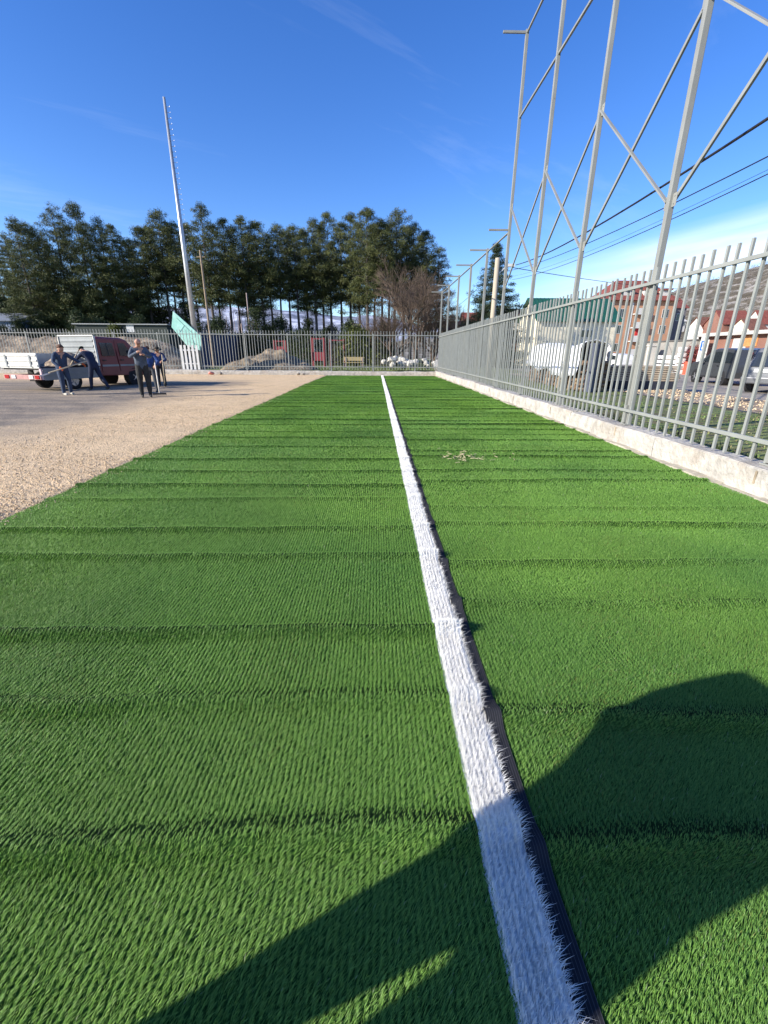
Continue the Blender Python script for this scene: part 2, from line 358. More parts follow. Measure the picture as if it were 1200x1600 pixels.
# white line of the left roll and the bare grey margin of its backing
WBACK = mat('white_line_backing', (0.72, 0.72, 0.72), rough=0.95, var=0.2, scale=60)
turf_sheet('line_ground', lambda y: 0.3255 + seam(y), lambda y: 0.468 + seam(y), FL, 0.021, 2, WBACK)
def margin_material():
    m = mat('backing_margin', (0.022, 0.023, 0.027), rough=1.0, var=0.2, scale=12, spec=0.05)
    t = m.node_tree; L = t.links.new; p = [n for n in t.nodes if n.type == 'BSDF_PRINCIPLED'][0]
    src = p.inputs['Base Color'].links[0].from_socket
    uv = t.nodes.new('ShaderNodeAttribute'); uv.attribute_name = 'tint'
    sp = t.nodes.new('ShaderNodeSeparateColor'); L(uv.outputs['Color'], sp.inputs[0])
    a = t.nodes.new('ShaderNodeMath'); a.operation = 'MULTIPLY'; L(sp.outputs[0], a.inputs[0]); a.inputs[1].default_value = 7.0
    fr = t.nodes.new('ShaderNodeMath'); fr.operation = 'FRACT'; L(a.outputs[0], fr.inputs[0])
    gt = t.nodes.new('ShaderNodeMath'); gt.operation = 'GREATER_THAN'; L(fr.outputs[0], gt.inputs[0]); gt.inputs[1].default_value = 0.84
    x = t.nodes.new('ShaderNodeMix'); x.data_type = 'RGBA'; L(gt.outputs[0], x.inputs['Factor']); L(src, x.inputs['A']); x.inputs['B'].default_value = (0.062, 0.063, 0.070, 1)
    L(x.outputs['Result'], p.inputs['Base Color'])
    return m
def margin_sheet():
    us = np.linspace(0, 1, 9); U, Y = np.meshgrid(us, ys)
    wob = 0.007 * (vnoise(Y, Y * 0, 1.3, 12) - 0.5)
    X = 0.466 + seam(Y) + (0.064 + wob) * U
    hl = FL(X, Y)[0]; hr = FR(X, Y)[0]
    Z = np.maximum(0.0165 + hl * (1 - U), 0.016 + hr) + 0.007 * U + dent(X, Y, 8) + 0.008 * U * np.clip(vnoise(Y, Y * 0, 2.2, 20) - 0.45, 0, 1)
    v = np.stack([X, Y, Z], -1).reshape(-1, 3); ny, nx = X.shape; i = np.arange(nx * ny).reshape(ny, nx)
    f = np.stack([i[:-1, :-1], i[:-1, 1:], i[1:, 1:], i[1:, :-1]], -1).reshape(-1, 4)
    T = np.stack([U.ravel()] * 3, -1)
    return tag(np_mesh('turf_margin', v, f.ravel(), np.full(len(f), 4), margin_material(), tint=T, smooth=True), kind='structure', label='bare grey backing margin beside the white line')
margin_sheet()

def blades(name, x, y, z, hgt, wid, lx, ly, tint, m, az=None):
    """one bent fibre per point: 5 points, a quad and a tip"""
    n = len(x); a = rng.uniform(0, math.pi, n) if az is None else az
    wx = np.cos(a) * wid / 2; wy = np.sin(a) * wid / 2
    V = np.empty((n, 5, 3), np.float32)
    for k, (t, ww) in enumerate(((0, 1), (0, -1), (0.55, 0.9), (0.55, -0.9), (1.0, 0.0))):
        bend = t ** 1.7
        V[:, k, 0] = x + wx * ww + lx * hgt * bend; V[:, k, 1] = y + wy * ww + ly * hgt * bend
        V[:, k, 2] = z + hgt * t * np.sqrt(np.clip(1 - 0.55 * (lx * lx + ly * ly) * t, 0.15, 1))
    b = (np.arange(n) * 5)[:, None]
    F = (np.array([[0, 1, 3, 2, 2, 3, 4]]) + b).ravel(); lt = np.tile([4, 3], n)
    T = np.repeat(tint, 5, 0).reshape(n, 5, 3); T[:, :2] *= 0.9; 
    return np_mesh(name, V.reshape(-1, 3), F, lt, m, tint=T.reshape(-1, 3))
FIBRE = mat('green_fibre', (1, 1, 1), attr=True, rough=0.5, var=0.08, scale=1.2, spec=0.22, trans=0.32)
WFIBRE = mat('white_fibre', (1, 1, 1), attr=True, rough=0.5, var=0.04, spec=0.35, trans=0.30)

def scatter(n_near, xe0, xe1, F, z0, dseed, keep_rows=7.0):
    xs_, ys_, ws_ = [], [], []
    edges = [-0.35, 0.4, 1.0, 1.7, 2.5, 3.5, 4.8, 6.5, 9, 12.5, 17, 23, YEND]
    for a, b in zip(edges[:-1], edges[1:]):
        ym = max(0.5 * (a + b), 1.2); s = max(1.0, ym / 2.3)
        dens = n_near / s ** 1.38; wm = s ** 1.22
        x0 = max(xe0, -0.92 * b - 1.7); x1 = min(xe1, 0.92 * b + 1.7)
        if x1 <= x0: continue
        n = int(dens * (x1 - x0) * (b - a))
        x = rng.uniform(x0, x1, n); y = rng.uniform(a, b, n)
        if a < keep_rows:
            g = 0.0205; x = (np.floor(x / g) + 0.5) * g + rng.normal(0, 0.0034, n)
            y = (np.floor(y / 0.012) + 0.5) * 0.012 + rng.normal(0, 0.006, n)
        xs_.append(x); ys_.append(y); ws_.append(np.full(n, wm))
    x = np.concatenate(xs_); y = np.concatenate(ys_); wm = np.concatenate(ws_)
    k = (x > xe0) & (x < xe1); return x[k], y[k], wm[k]

def green_turf(name, e0, e1, xmin, xmax, F, z0, dseed, label, bias):
    x, y, wm = scatter(42000, xmin, xmax, F, z0, dseed)
    k = (x > e0(y)) & (x < e1(y)); x, y, wm = x[k], y[k], wm[k]
    h, part, lean = F(x, y)
    k = rng.random(len(x)) > part * 0.60; x, y, wm, h, part, lean = x[k], y[k], wm[k], h[k], part[k], lean[k]
    n0 = int(26000 * (xmax - xmin) * 4.6); xf = rng.uniform(xmin, xmax, n0); yf = -0.3 + 4.9 * rng.random(n0); kf = (np.abs(xf) < 0.92 * yf + 1.7) & (xf > e0(yf)) & (xf < e1(yf))
    xf, yf = xf[kf], yf[kf]; hf, pf, lf = F(xf, yf); kf = rng.random(len(xf)) > pf * 0.75; nf_ = int(kf.sum())
    x = np.concatenate([x, xf[kf]]); y = np.concatenate([y, yf[kf]]); wm = np.concatenate([wm, np.full(nf_, 0.95)]); h = np.concatenate([h, hf[kf]]); part = np.concatenate([part, pf[kf]]); lean = np.concatenate([lean, lf[kf]])
    n = len(x); d = dent(x, y, dseed); short = np.ones(n); short[n - nf_:] = 0.62
    swirl = fbm(x, y, 0.9, 30 + dseed); tread = np.clip(fbm(x, y, 3.2, 55 + dseed, 3) - 0.14, 0, 1) * 5
    H = short * rng.uniform(0.015, 0.025, n) * (1 - 0.45 * np.clip(tread, 0, 1)) * (1 - 0.45 * np.clip(part, 0, 1))
    lx = np.interp(y, [0, 2.5, 6, 11, 32], [0.55, 0.52, 0.25, -0.05, -0.30]) + 1.0 * swirl + rng.normal(0, 0.20, n); ly = bias * np.interp(y, [0, 2.5, 6, 11, 32], [1.0, 0.95, 0.55, -0.05, -0.55]) + 1.0 * fbm(x, y, 0.8, 77) + rng.normal(0, 0.26, n) + 0.9 * lean
    W = 0.0019 * wm * rng.uniform(0.7, 1.25, n)
    g = rng.random((n, 1)); c = np.array([[0.088, 0.212, 0.037]]) * (1 - g) + np.array([[0.196, 0.358, 0.070]]) * g
    patch = fbm(x, y, 0.7, 91)[:, None]; c = c * (1 + 0.45 * patch) + np.array([[0.012, 0.006, -0.004]]) * np.clip(patch * 3, -1, 1)
    pale = rng.random(n) < 0.004; c[pale] = (0.30, 0.36, 0.20)
    yel = (rng.random(n) < 0.06) & (fbm(x, y, 2.1, 12) > 0.1); c[yel] = (0.16, 0.20, 0.045)
    lx = np.clip(lx, -1.1, 1.1); ly = np.clip(ly, -1.1, 1.2)
    o = blades(name, x, y, z0 + h + d - 0.001, H, W, lx, ly, c, FIBRE, np.arctan2(ly, lx) + math.pi / 2 + rng.normal(0, 0.6, n))
    return tag(o, label=label, kind='stuff')
green_turf('turf_grass', left_edge, lambda y: 0.331 + seam(y), -3.7, 0.35, FL, 0.018, 2, 'green artificial grass fibres of the wide left roll', 0.80)
green_turf('turf_grass', lambda y: 0.526 + seam(y), right_edge, 0.50, 4.3, FR, 0.012, 8, 'green artificial grass fibres between white line and kerb', 0.70)

def white_line():
    x, y, wm = scatter(80000, 0.326, 0.464, FL, 0.02, 2, keep_rows=4.0)
    x = x + seam(y); h, part, lean = FL(x, y); n = len(x)
    H = rng.uniform(0.020, 0.033, n); u = (x - seam(y) - 0.326) / 0.138
    lx = 0.22 + rng.normal(0, 0.22, n) + np.where(u > 0.90, rng.uniform(0.0, 1.1, n), 0) + np.where(u < 0.1, -rng.uniform(0, .5, n), 0)
    ly = 0.30 + rng.normal(0, 0.35, n) + 0.4 * lean
    W = 0.0017 * wm * rng.uniform(0.7, 1.2, n); g = rng.uniform(0.80, 1.0, (n, 1)); c = g * np.array([[0.97, 0.955, 0.90]])
    H = H * np.where((u > 0.88) & (rng.random(n) < 0.10), 1.45, 1.0)
    o = blades('white_line_grass', x, y, 0.021 + h + dent(x, y, 2), H, W, lx, ly, c, WFIBRE, np.arctan2(ly, lx) + math.pi / 2 + rng.normal(0, 0.7, n))
    tag(o, label='white fibre line tufted along the edge of the turf roll', kind='stuff')
white_line()

# scraps of straw lying on the right hand turf
def straw():
    m = MB()
    for k in range(70):
        x = 1.28 + random.gauss(0, 0.16); y = 6.45 + random.gauss(0, 0.16)
        if k > 54: x = 1.28 + random.uniform(-0.2, 0.9); y = 6.4 + random.uniform(-0.3, 0.3)
        a = random.uniform(0, 6.28); l = random.uniform(0.012, 0.04)
        p = Vector((x, y, 0.042 + random.uniform(0, 0.01))); d = Vector((math.cos(a), math.sin(a), random.uniform(-.2, .3))) * l
        m.bar(p - d, p + d, 0.006, 0.006)
    return tag(m.build('straw_litter', mat('straw', (0.42, 0.36, 0.22), var=0.3)), label='scraps of pale straw and clippings lying on the right turf', kind='stuff')
straw()

# ------------------------------------------------------------------ kerbs
def kerb(name, x0, x1, y0, y1, along, lab, seed, tops, front_wall=0.0):
    """cast kerb of butted lengths with uneven tops; one mesh"""
    m = MB(); joints = tops
    for a, b, zt in joints:
        n = max(3, int((b - a) / 0.22))
        rows = []
        for i in range(n + 1):
            s = a + 0.006 + (b - a - 0.012) * i / n
            e = lambda k: 0.035 * (float(vnoise(s, k, 1.7, seed + k)) - 0.5)
            t = zt + e(1); f = x0 + e(2) * 0.8; bk = x1
            rows.append([(f + 0.012, -0.1), (f, t * 0.55), (f + 0.010, t - 0.018), (f + 0.03, t), (bk, t + e(3)), (bk, -0.1)])
        vs = []; k = 6
        for i, r in enumerate(rows):
            s = a + 0.006 + (b - a - 0.012) * i / n
            for p, z in r: vs.append((p, s, z) if along == 'y' else (s, p, z))
        fs = []
        for i in range(n):
            for j in range(k): q = i * k + j; w2 = i * k + (j + 1) % k; fs.append((q, w2, w2 + k, q + k))
        fs.append(tuple(range(k - 1, -1, -1))); fs.append(tuple(range(n * k, n * k + k)))
        m.add(vs, fs)
    o = m.build(name, CONC)
    return tag(o, label=lab, cat='kerb')
tops = []; yk = -2.6; hs = [0.30, 0.285, 0.31, 0.30, 0.325, 0.30, 0.29, 0.315, 0.30, 0.28, 0.30, 0.29]
for k in range(12):
    tops.append((yk, yk + 3.07, hs[k] + 0.01)); yk += 3.07
tops[-1] = (tops[-1][0], 32.58, 0.30)
kr = kerb('concrete_kerb', 4.265, 4.60, 0, 0, 'y', 'rough pale concrete kerb carrying the tall side fence', 3, tops)
# rust runs below the posts belong to the kerb
for yy_ in (4.75, 7.82, 10.9, 13.95, 17.05):
    m = MB(); m.box((4.2548, yy_ - 0.085, 0.14), (4.262, yy_ - 0.06, 0.285)); m.build('rust_streak', RUST, kr)
m = MB()
for k in range(110):
    a = -1.5 + k * 0.30; wv_ = 4.155 - max(0, (a - 20) * 0.008) + 0.02 * math.sin(a * 2.1) + 0.015 * math.sin(a * 5.3)
    m.box((wv_ - 0.012, a, -0.05), (4.27, a + 0.2995, 0.030 + 0.014 * math.sin(a * 3.7)))
tag(m.build('mortar_ledge', CONC2), label='low pale mortar ledge between right turf edge and kerb', cat='kerb')
ft = []; xk = -34.0; hh = [0.30, 0.29, 0.31, 0.28, 0.30, 0.29, 0.30, 0.28, 0.27, 0.29, 0.26, 0.25, 0.26]
for k in range(13):
    ft.append((xk, min(xk + 3.0, 4.26), hh[k])); xk += 3.0
kerb('concrete_kerb', 32.62, 33.35, 0, 0, 'x', 'low concrete kerb across the far end under the end fence', 8, ft)
m = MB(); m.box((4.26, 32.583, -0.1), (4.66, 33.35, 0.30)); tag(m.build('kerb_corner', CONC, bevel=0.015), label='square concrete corner block where both kerbs meet', cat='kerb')

# ------------------------------------------------------------------ fences
def picket_mesh(name, h, s):
    m = MB(); m.box((-s / 2, -s / 2, 0), (s / 2, s / 2, h)); o = m.build(name, PAINT, bevel=0.003)
    me = o.data; bpy.data.objects.remove(o); return me
def run_fence(name, lab, base, dirv, length, step, s, z0, z1, rails, near_first, posts=None, post_h=None):
    root = empty(name, base); tag(root, lab, 'fence'); d = Vector(dirv); nrm = Vector((d.y, -d.x, 0))
    me = picket_mesh('picket', z1 - z0, s)
    n = int(length / step); order = sorted(range(n), key=near_first); big = set(order[:100])
    rest = MB()
    for k in range(n):
        t = (k + 0.5) * step
        if posts and min(abs(t - p) for p in posts) < 0.05: continue
        p = d * t + Vector((0, 0, z0)) + Vector((random.gauss(0, 0.003), random.gauss(0, 0.003), random.gauss(0, 0.006)))
        if k in big:
            o = bpy.data.objects.new('picket', me); link(o, root); o.location = p; o.rotation_euler = (random.gauss(0, .004), random.gauss(0, .004), random.gauss(0, .04))
        else: rest.box((p.x - s / 2, p.y - s / 2, p.z), (p.x + s / 2, p.y + s / 2, p.z + z1 - z0))
    if rest.v: tag(rest.build('picket', PAINT, root), kind='stuff')
    for z in rails:
        m = MB(); off = nrm * (s / 2 + 0.019)
        m.bar(d * -0.02 + off + Vector((0, 0, z)), d * length + off + Vector((0, 0, z)), 0.036, 0.048); m.build('rail', PAINT, root, bevel=0.004)
    if posts:
        for p in posts:
            m = MB(); q = d * p; m.box((q.x - .035, q.y - .035, 0.1), (q.x + .035, q.y + .035, post_h)); m.build('post', PAINT, root, bevel=0.004)
    return root
FX = 4.43
# rails face the pitch: the normal of the right fence is -x
run_fence('metal_fence', 'grey upright bar fence along the right side of the turf', (FX, 32.98, 0), (0, -1, 0), 35.6, 0.205, 0.033, 0.345, 2.79, (0.58, 2.57), lambda k: abs((32.98 - k * .205) - 3.9) if True else k)
fp = [1.2 + 3.0 * i for i in range(13)]
run_fence('metal_fence', 'grey upright bar fence across the far end of the pitch', (-34.4, 33.0, 0), (1, 0, 0), 38.8, 0.205, 0.033, 0.36, 2.93, (0.55, 2.66), lambda k: abs(k * .205 - 34.4 + 6.0), posts=fp, post_h=2.76)

# tall ball stop frame on the right: posts, crossed braces, rails, brackets
PY = [-1.4, 1.68, 4.76, 7.82, 10.88, 13.92, 17.02, 20.1, 23.3, 26.5, 29.9, 33.0]
bs = tag(empty('ball_stop_frame', (4.50, 0, 0)), 'tall grey steel ball stop frame with crossed braces above the side fence', 'ball stop frame')
XP = 0.0
for i, y in enumerate(PY):
    tall = y < 17.5; hgt_ = 10.55 if tall else 5.48
    w_ = 0.09
    m = MB(); m.box((XP - w_ / 2, y - w_ / 2, 0.20), (XP + w_ / 2, y + w_ / 2, hgt_)); o = m.build('post', PAINT2, bs, bevel=0.008)
    m = MB(); m.bar((XP - 0.0505, y, hgt_ - 0.06), (XP - 0.72, y, hgt_ - 0.06), 0.05, 0.06); m.build('bracket', PAINT2, bs, bevel=0.005)
    if abs(y - 17.02) < .1:
        m = MB(); m.bar((XP - 0.0505, y, 5.42), (XP - 0.70, y, 5.42), 0.05, 0.06); m.build('bracket', PAINT2, bs, bevel=0.005)
    m = MB(); m.box((XP - 0.09, y - 0.09, 0.325), (XP - 0.052, y + 0.09, 0.345)); m.box((XP - 0.085, y - 0.02, 0.36), (XP - 0.0505, y + 0.02, 0.66)); m.build('base_plate', PAINT2, bs)
for i in range(len(PY) - 1):
    a, b = PY[i] + 0.051, PY[i + 1] - 0.051
    if PY[i + 1] < 17.5:
        m = MB(); m.bar((XP - 0.022, a, 3.70), (XP - 0.022, b, 6.06), 0.060, 0.026); m.build('brace', PAINT2, bs, bevel=0.004)
        m = MB(); m.bar((XP + 0.022, a, 6.06), (XP + 0.022, b, 3.70), 0.036, 0.055); m.build('brace', PAINT2, bs, bevel=0.004)
        for yy_, zz_ in ((a, 3.70), (b, 6.06), (a, 6.06), (b, 3.70)):
            m = MB(); sgn = 1 if yy_ == a else -1; c_ = yy_ + sgn * 0.045; m.box((XP - .003, c_ - .05, zz_ - .09), (XP + .003, c_ + .05, zz_ + .09))
            for dz in (-.05, .05): m.cyl((XP - .012, c_, zz_ + dz), (XP + .012, c_, zz_ + dz), .010, None, 6)
            m.build('gusset', PAINT2, bs)
        for z in (8.45, 10.48):
            m = MB(); m.bar((XP, a, z), (XP, b, z), 0.05, 0.05); m.build('rail', PAINT2, bs, bevel=0.004)
    else:
        m = MB(); m.bar((XP, a, 5.36), (XP, b, 5.36), 0.060, 0.035); m.build('rail', PAINT2, bs, bevel=0.004)

# ------------------------------------------------------------------ floodlight mast
mb = at(312, 577, 34.2); mast = tag(empty('floodlight_mast', (mb.x, 34.2, 0)), 'tall tapering galvanised mast with climbing pegs and no lamp', 'mast')
m = MB(); m.cyl((0, 0, 0), (0, 0, 16.2), 0.21, 0.075, 18); m.build('pole', GALV, mast, smooth=True)
for k in range(46):
    z = 2.9 + k * 0.285; r = 0.21 - 0.135 * z / 16.2; m = MB(); m.cyl((r - 0.01, 0, z), (r + 0.20, 0, z), 0.011, None, 6); m.cyl((r + 0.19, 0, z), (r + 0.19, 0, z + 0.05), 0.011, None, 6); m.build('climbing_peg', GALV, mast)
m = MB(); m.box((-0.3, -0.3, 0.0), (0.3, 0.3, 0.12)); m.build('base_plate', GALV, mast, bevel=0.01)

# pale slatted panel at the mast foot
sl = tag(empty('slatted_panel', (at(300, 575, 32.95).x, 32.86, 0.32), 0), 'white panel of broad upright slats leaning on the end fence by the mast', 'panel')
WH = mat('white_paint', (0.58, 0.58, 0.56), rough=0.5, var=0.08, scale=4)
m = MB()
for k in range(5): m.box((-0.62 + k * 0.27, -0.012, 0), (-0.62 + k * 0.27 + 0.15, 0.012, 1.62))
m.build('slats', WH, sl); m = MB()
for z in (0.35, 1.25): m.box((-0.64, 0.0125, z), (0.63, 0.04, z + 0.08))
m.build('crossbar', WH, sl)

# turquoise sheet standing tilted behind the fence
gq = [at(270, 486, 33.9), at(315, 526, 33.9), at(313, 548, 33.9), at(292, 540, 33.9), at(268, 511, 33.9)]
m = MB(); nq = len(gq)
vs = [Vector(p) for p in gq] + [Vector(p) + Vector((0.02, 0.03, 0)) for p in gq]
m.add(vs, [tuple(range(nq)), tuple(range(2 * nq - 1, nq - 1, -1))] + [(i, (i + 1) % nq, nq + (i + 1) % nq, nq + i) for i in range(nq)])
tb = tag(m.build('turquoise_board', mat('turquoise_sheet', (0.30, 0.62, 0.52), rough=0.6, var=0.12, scale=3, col2=(0.42, 0.68, 0.60))), 'pale turquoise torn board tilted behind the fence beside the mast', 'board')
m = MB()
for (a, b) in (((276, 497), (300, 520)), ((281, 518), (288, 508)), ((294, 533), (312, 540)), ((300, 528), (306, 545))):
    m.bar(at(*a, 33.885), at(*b, 33.885), 0.016, 0.010)
m.build('batten', mat('turquoise_dark', (0.10, 0.26, 0.22)), tb)

# small things at the far kerb
def lump(name, loc, r, m, lab, cat, group=None, seed=0, flat=0.7, parent=None, n=2):
    bm = bmesh.new(); bmesh.ops.create_icosphere(bm, subdivisions=n, radius=1.0); rr = random.Random(seed)
    dirs = [(Vector((rr.gauss(0, 1), rr.gauss(0, 1), rr.gauss(0, 1))).normalized(), rr.uniform(.55, .95)) for _ in range(9)]
    for v in bm.verts:
        k = v.co.copy()
        for d_, c_ in dirs:
            e = k.dot(d_)
            if e > c_: k -= d_ * (e - c_)
        v.co = Vector((k.x * r[0], k.y * r[1], k.z * r[2]))
    me = bpy.data.meshes.new(name); bm.to_mesh(me); bm.free(); me.materials.append(m)
    o = bpy.data.objects.new(name, me); link(o, parent); o.location = loc; o.rotation_euler = (0, 0, rr.uniform(0, 6))
    if lab: tag(o, lab, cat, group)
    return o
p = at(331, 584, 32.4); lump('sack', (p.x, 32.3, 0.10), (0.22, 0.14, 0.13), mat('red_plastic', (0.55, 0.20, 0.16), rough=0.5), 'small reddish sack lying against the far kerb', 'sack', seed=4)
STONE = mat('white_stone', (0.44, 0.42, 0.37), rough=0.9, var=0.2, scale=4, bump=0.4, bscale=12)
GREYST = mat('grey_stone', (0.26, 0.23, 0.19), rough=0.95, var=0.3, scale=5, bump=0.4, bscale=12)
for k, (px, lab) in enumerate(((345, 'grey stone at the far kerb right of the reddish sack'), (466, 'dark stone at the far kerb near the turf corner'), (474, 'smaller brown stone at the far kerb beside the dark one'))):
    p = at(px, 585, 32.4); lump('stone', (p.x, 32.42, 0.08), (0.16 - 0.03 * k, 0.12, 0.12), GREYST, lab, 'stone', seed=20 + k)

# ------------------------------------------------------------------ ground beyond the fences
LAWN = mat('park_grass', (0.12, 0.165, 0.05), rough=0.95, var=0.35, scale=2.5, col2=(0.13, 0.12, 0.055), mixscale=0.5, bump=0.5, bscale=14)
VERGE = mat('verge_grass', (0.15, 0.20, 0.06), rough=0.95, var=0.4, scale=9, col2=(0.15, 0.13, 0.06), mixscale=1.2, bump=0.6, bscale=22)
sheet('lawn', -70, 12.1, 33.36, 110, 0.16, LAWN, 60, 40, 0.10, 0.2, 4)
sheet('grass_verge', 4.605, 9.6, -10, 33.3, 0.15, VERGE, 20, 80, 0.05, 0.9, 6)
sheet('stone_strip', 9.3, 12.4, -10, 33.3, 0.165, mat('tan_rubble', (0.40, 0.32, 0.23), rough=0.95, var=0.35, scale=7, col2=(0.22, 0.15, 0.09), mixscale=1.0, bump=0.7, bscale=9), 14, 80, 0.06, 1.2, 2)
ROADM = mat('road_asphalt', (0.25, 0.23, 0.205), rough=0.9, var=0.15, scale=3, col2=(0.33, 0.29, 0.24), mixscale=0.25)
sheet('road', 12.2, 24.5, -10, 120, 0.05, ROADM)
sheet('pavement', 24.5, 120, -10, 120, 0.07, mat('yard_concrete', (0.32, 0.30, 0.27), rough=0.9, var=0.2, scale=1.5))

def tuft_stuff(name, pts, hmin, hmax, wid, cols, m, label):
    n = len(pts); x, y, z = pts.T
    c = np.array(cols)[rng.integers(0, len(cols), n)] * rng.uniform(0.7, 1.3, (n, 1))
    o = blades(name, x, y, z, rng.uniform(hmin, hmax, n), wid * rng.uniform(.6, 1.3, n), rng.normal(0, .5, n), rng.normal(0, .5, n), c, m)
    return tag(o, label=label, kind='stuff')
LEAFM = mat('weed_leaf', (1, 1, 1), attr=True, rough=0.7, var=0.15, trans=0.2)
n = 42000; x = 4.62 + 4.9 * rng.random(n); y = 1.5 + 24 * rng.random(n) ** 1.4
k = rng.random(n) < 0.05 + 0.6 * (vnoise(x, y, 0.8, 6)) ; x, y = x[k], y[k]
tuft_stuff('verge_weeds', np.stack([x, y, np.full(len(x), 0.13)], -1), 0.02, 0.07, 0.022, [(0.15, 0.23, 0.06), (0.19, 0.27, 0.08), (0.11, 0.17, 0.04), (0.28, 0.25, 0.12)], LEAFM, 'low green weeds and rough grass outside the side fence')
n = 2600; x = 4.66 + 0.3 * rng.random(n); y = 2 + 24 * rng.random(n)
tuft_stuff('kerb_weeds', np.stack([x, y, np.full(n, 0.15)], -1), 0.06, 0.26, 0.03, [(0.03, 0.05, 0.02), (0.05, 0.06, 0.03), (0.06, 0.09, 0.03)], LEAFM, 'dark weeds growing behind the side kerb')
n = 3000; yy = 3 + 26 * rng.random(n); xx = 9.5 + 2.7 * rng.random(n)
pebbles('rubble', np.stack([xx, yy, np.full(n, 0.17)], -1), 0.015, 0.055, PEB, 'tan rubble strip between the verge and the road')
n = 16000; x = -12 + 20 * rng.random(n); y = 33.4 + 12 * rng.random(n)
tuft_stuff('lawn_grass', np.stack([x, y, np.full(n, 0.15)], -1), 0.03, 0.12, 0.05, [(0.11, 0.16, 0.05), (0.15, 0.20, 0.06), (0.18, 0.18, 0.08)], LEAFM, 'short park grass beyond the end fence')

# long earth bank, mound, boulders
BANK = mat('bank_earth', (0.33, 0.26, 0.18), rough=0.95, var=0.4, scale=2.2, col2=(0.13, 0.10, 0.07), mixscale=0.9, mixlo=0.42, mixhi=0.6, bump=0.9, bscale=5)
def bank_z(X, Y):
    cr = np.clip(1 - np.abs(Y - 38.5) / 3.6, 0, 1); end = np.clip((-14.2 - X) / 3.5, 0, 1) * np.clip((X + 62) / 4, 0, 1)
    return -0.15 + (2.75 + 0.5 * fbm(X, Y, .25, 3)) * cr ** 0.6 * end ** 0.7 + 0.75 * fbm(X, Y, 0.9, 1, 5) * cr * (end > 0)
tag(grid_mesh('earth_bank', np.arange(-62, -13.5, 0.22), np.arange(34.4, 43, 0.22), bank_z, BANK, smooth=False), kind='structure')
def mound(name, cx, cy, rx, ry, h, m, lab, seed):
    def zf(X, Y):
        r = np.sqrt(((X - cx) / rx) ** 2 + ((Y - cy) / ry) ** 2); return 0.0 + h * np.clip(1 - r, 0, 1) ** 0.8 + 1.5 * fbm(X, Y, 0.8, seed, 6) * np.clip(1.05 - r, 0, 1) ** .7 - 0.05 + np.where(r < 1, 0.16, 0)
    o = grid_mesh(name, np.linspace(cx - rx, cx + rx, 46), np.linspace(cy - ry, cy + ry, 40), zf, m, smooth=False)
    return tag(o, lab, 'mound')
c = at(425, 560, 38); mound('dirt_mound', c.x, 38, 4.0, 2.4, 1.55, mat('spoil', (0.25, 0.195, 0.13), rough=0.95, var=0.4, scale=3.5, col2=(0.10, 0.085, 0.065), mixscale=1.4, bump=0.8, bscale=6), 'grey brown heap of spoil and rubble behind the end fence', 5)
c = at(385, 566, 36.5); mound('dirt_mound', c.x, 36.5, 2.3, 1.3, 0.75, MATS['spoil'], 'low shoulder of rubble left of the larger spoil heap', 6)
rr = random.Random(3)
for k in range(34):
    if k < 22: px = rr.uniform(596, 650); py = 571 - max(0, 1 - abs(px - 618) / 34) * rr.uniform(0, 14); s = rr.uniform(.2, .42)
    else: px = rr.uniform(640, 682); py = rr.uniform(563, 574); s = rr.uniform(.18, .36)
    Y = 35.2 + rr.uniform(0, 1.2); p = at(px, py, Y)
    lump('boulder', (p.x, Y, max(0.25, p.z)), (s, s * .8, s * .75), STONE, 'white limestone boulder in the pile behind the end fence', 'boulder', 'white boulders piled behind the end fence', 100 + k)
lump('boulder', (at(683, 566, 34).x, 34.1, 0.55), (0.35, .3, .5), STONE, 'white boulder standing by itself in the corner of both fences', 'boulder', seed=77)

# ------------------------------------------------------------------ vegetation
def quads_cloud(pts, nrm, size, aspect, tint):
    n = len(pts); t = rng.normal(size=(n, 3)); a = np.cross(nrm, t); a /= np.linalg.norm(a, axis=1, keepdims=True) + 1e-9
    b = np.cross(nrm, a); b /= np.linalg.norm(b, axis=1, keepdims=True) + 1e-9
    s = size[:, None]
    V = np.stack([pts - a * s - b * s * aspect, pts + a * s - b * s * aspect * 0.4, pts + a * s * 0.9 + b * s * aspect, pts - a * s * 0.8 + b * s * aspect * 0.6], 1)
    return V.reshape(-1, 3), np.arange(n * 4), np.full(n, 4), np.repeat(tint, 4, 0)
NEEDLE = mat('pine_needle', (1, 1, 1), attr=True, rough=0.6, var=0.25, scale=0.9, spec=0.25, trans=0.12)
BARK = mat('pine_bark', (0.10, 0.085, 0.075), rough=0.95, var=0.35, scale=3, stretch=(1, 1, .3))
TWIG = mat('bare_twig', (0.125, 0.09, 0.068), rough=0.9, var=0.25, scale=2)

def needle_tufts(centres, sizes, per, rad, col_lo, col_hi, dirs=None):
    """tufts of needles at branch ends"""
    n = len(centres); P = np.repeat(centres, per, 0); S = np.repeat(sizes, per)
    d = rng.normal(size=(n * per, 3)); d[:, 2] = d[:, 2] * 0.42 + 0.16; d /= np.linalg.norm(d, axis=1, keepdims=True)
    r = S * rad * rng.uniform(0.15, 1.0, n * per) ** 0.7
    pts = P + d * r[:, None]
    nrm = rng.normal(size=(n * per, 3)); nrm += d * 0.6
    nrm /= np.linalg.norm(nrm, axis=1, keepdims=True)
    g = rng.random((n, 1)); c = np.array([col_lo]) * (1 - g) + np.array([col_hi]) * g; c = np.repeat(c, per, 0) * rng.uniform(.75, 1.25, (n * per, 1))
    return quads_cloud(pts, nrm, S * 0.15 * rng.uniform(.6, 1.2, n * per), 0.17, c)

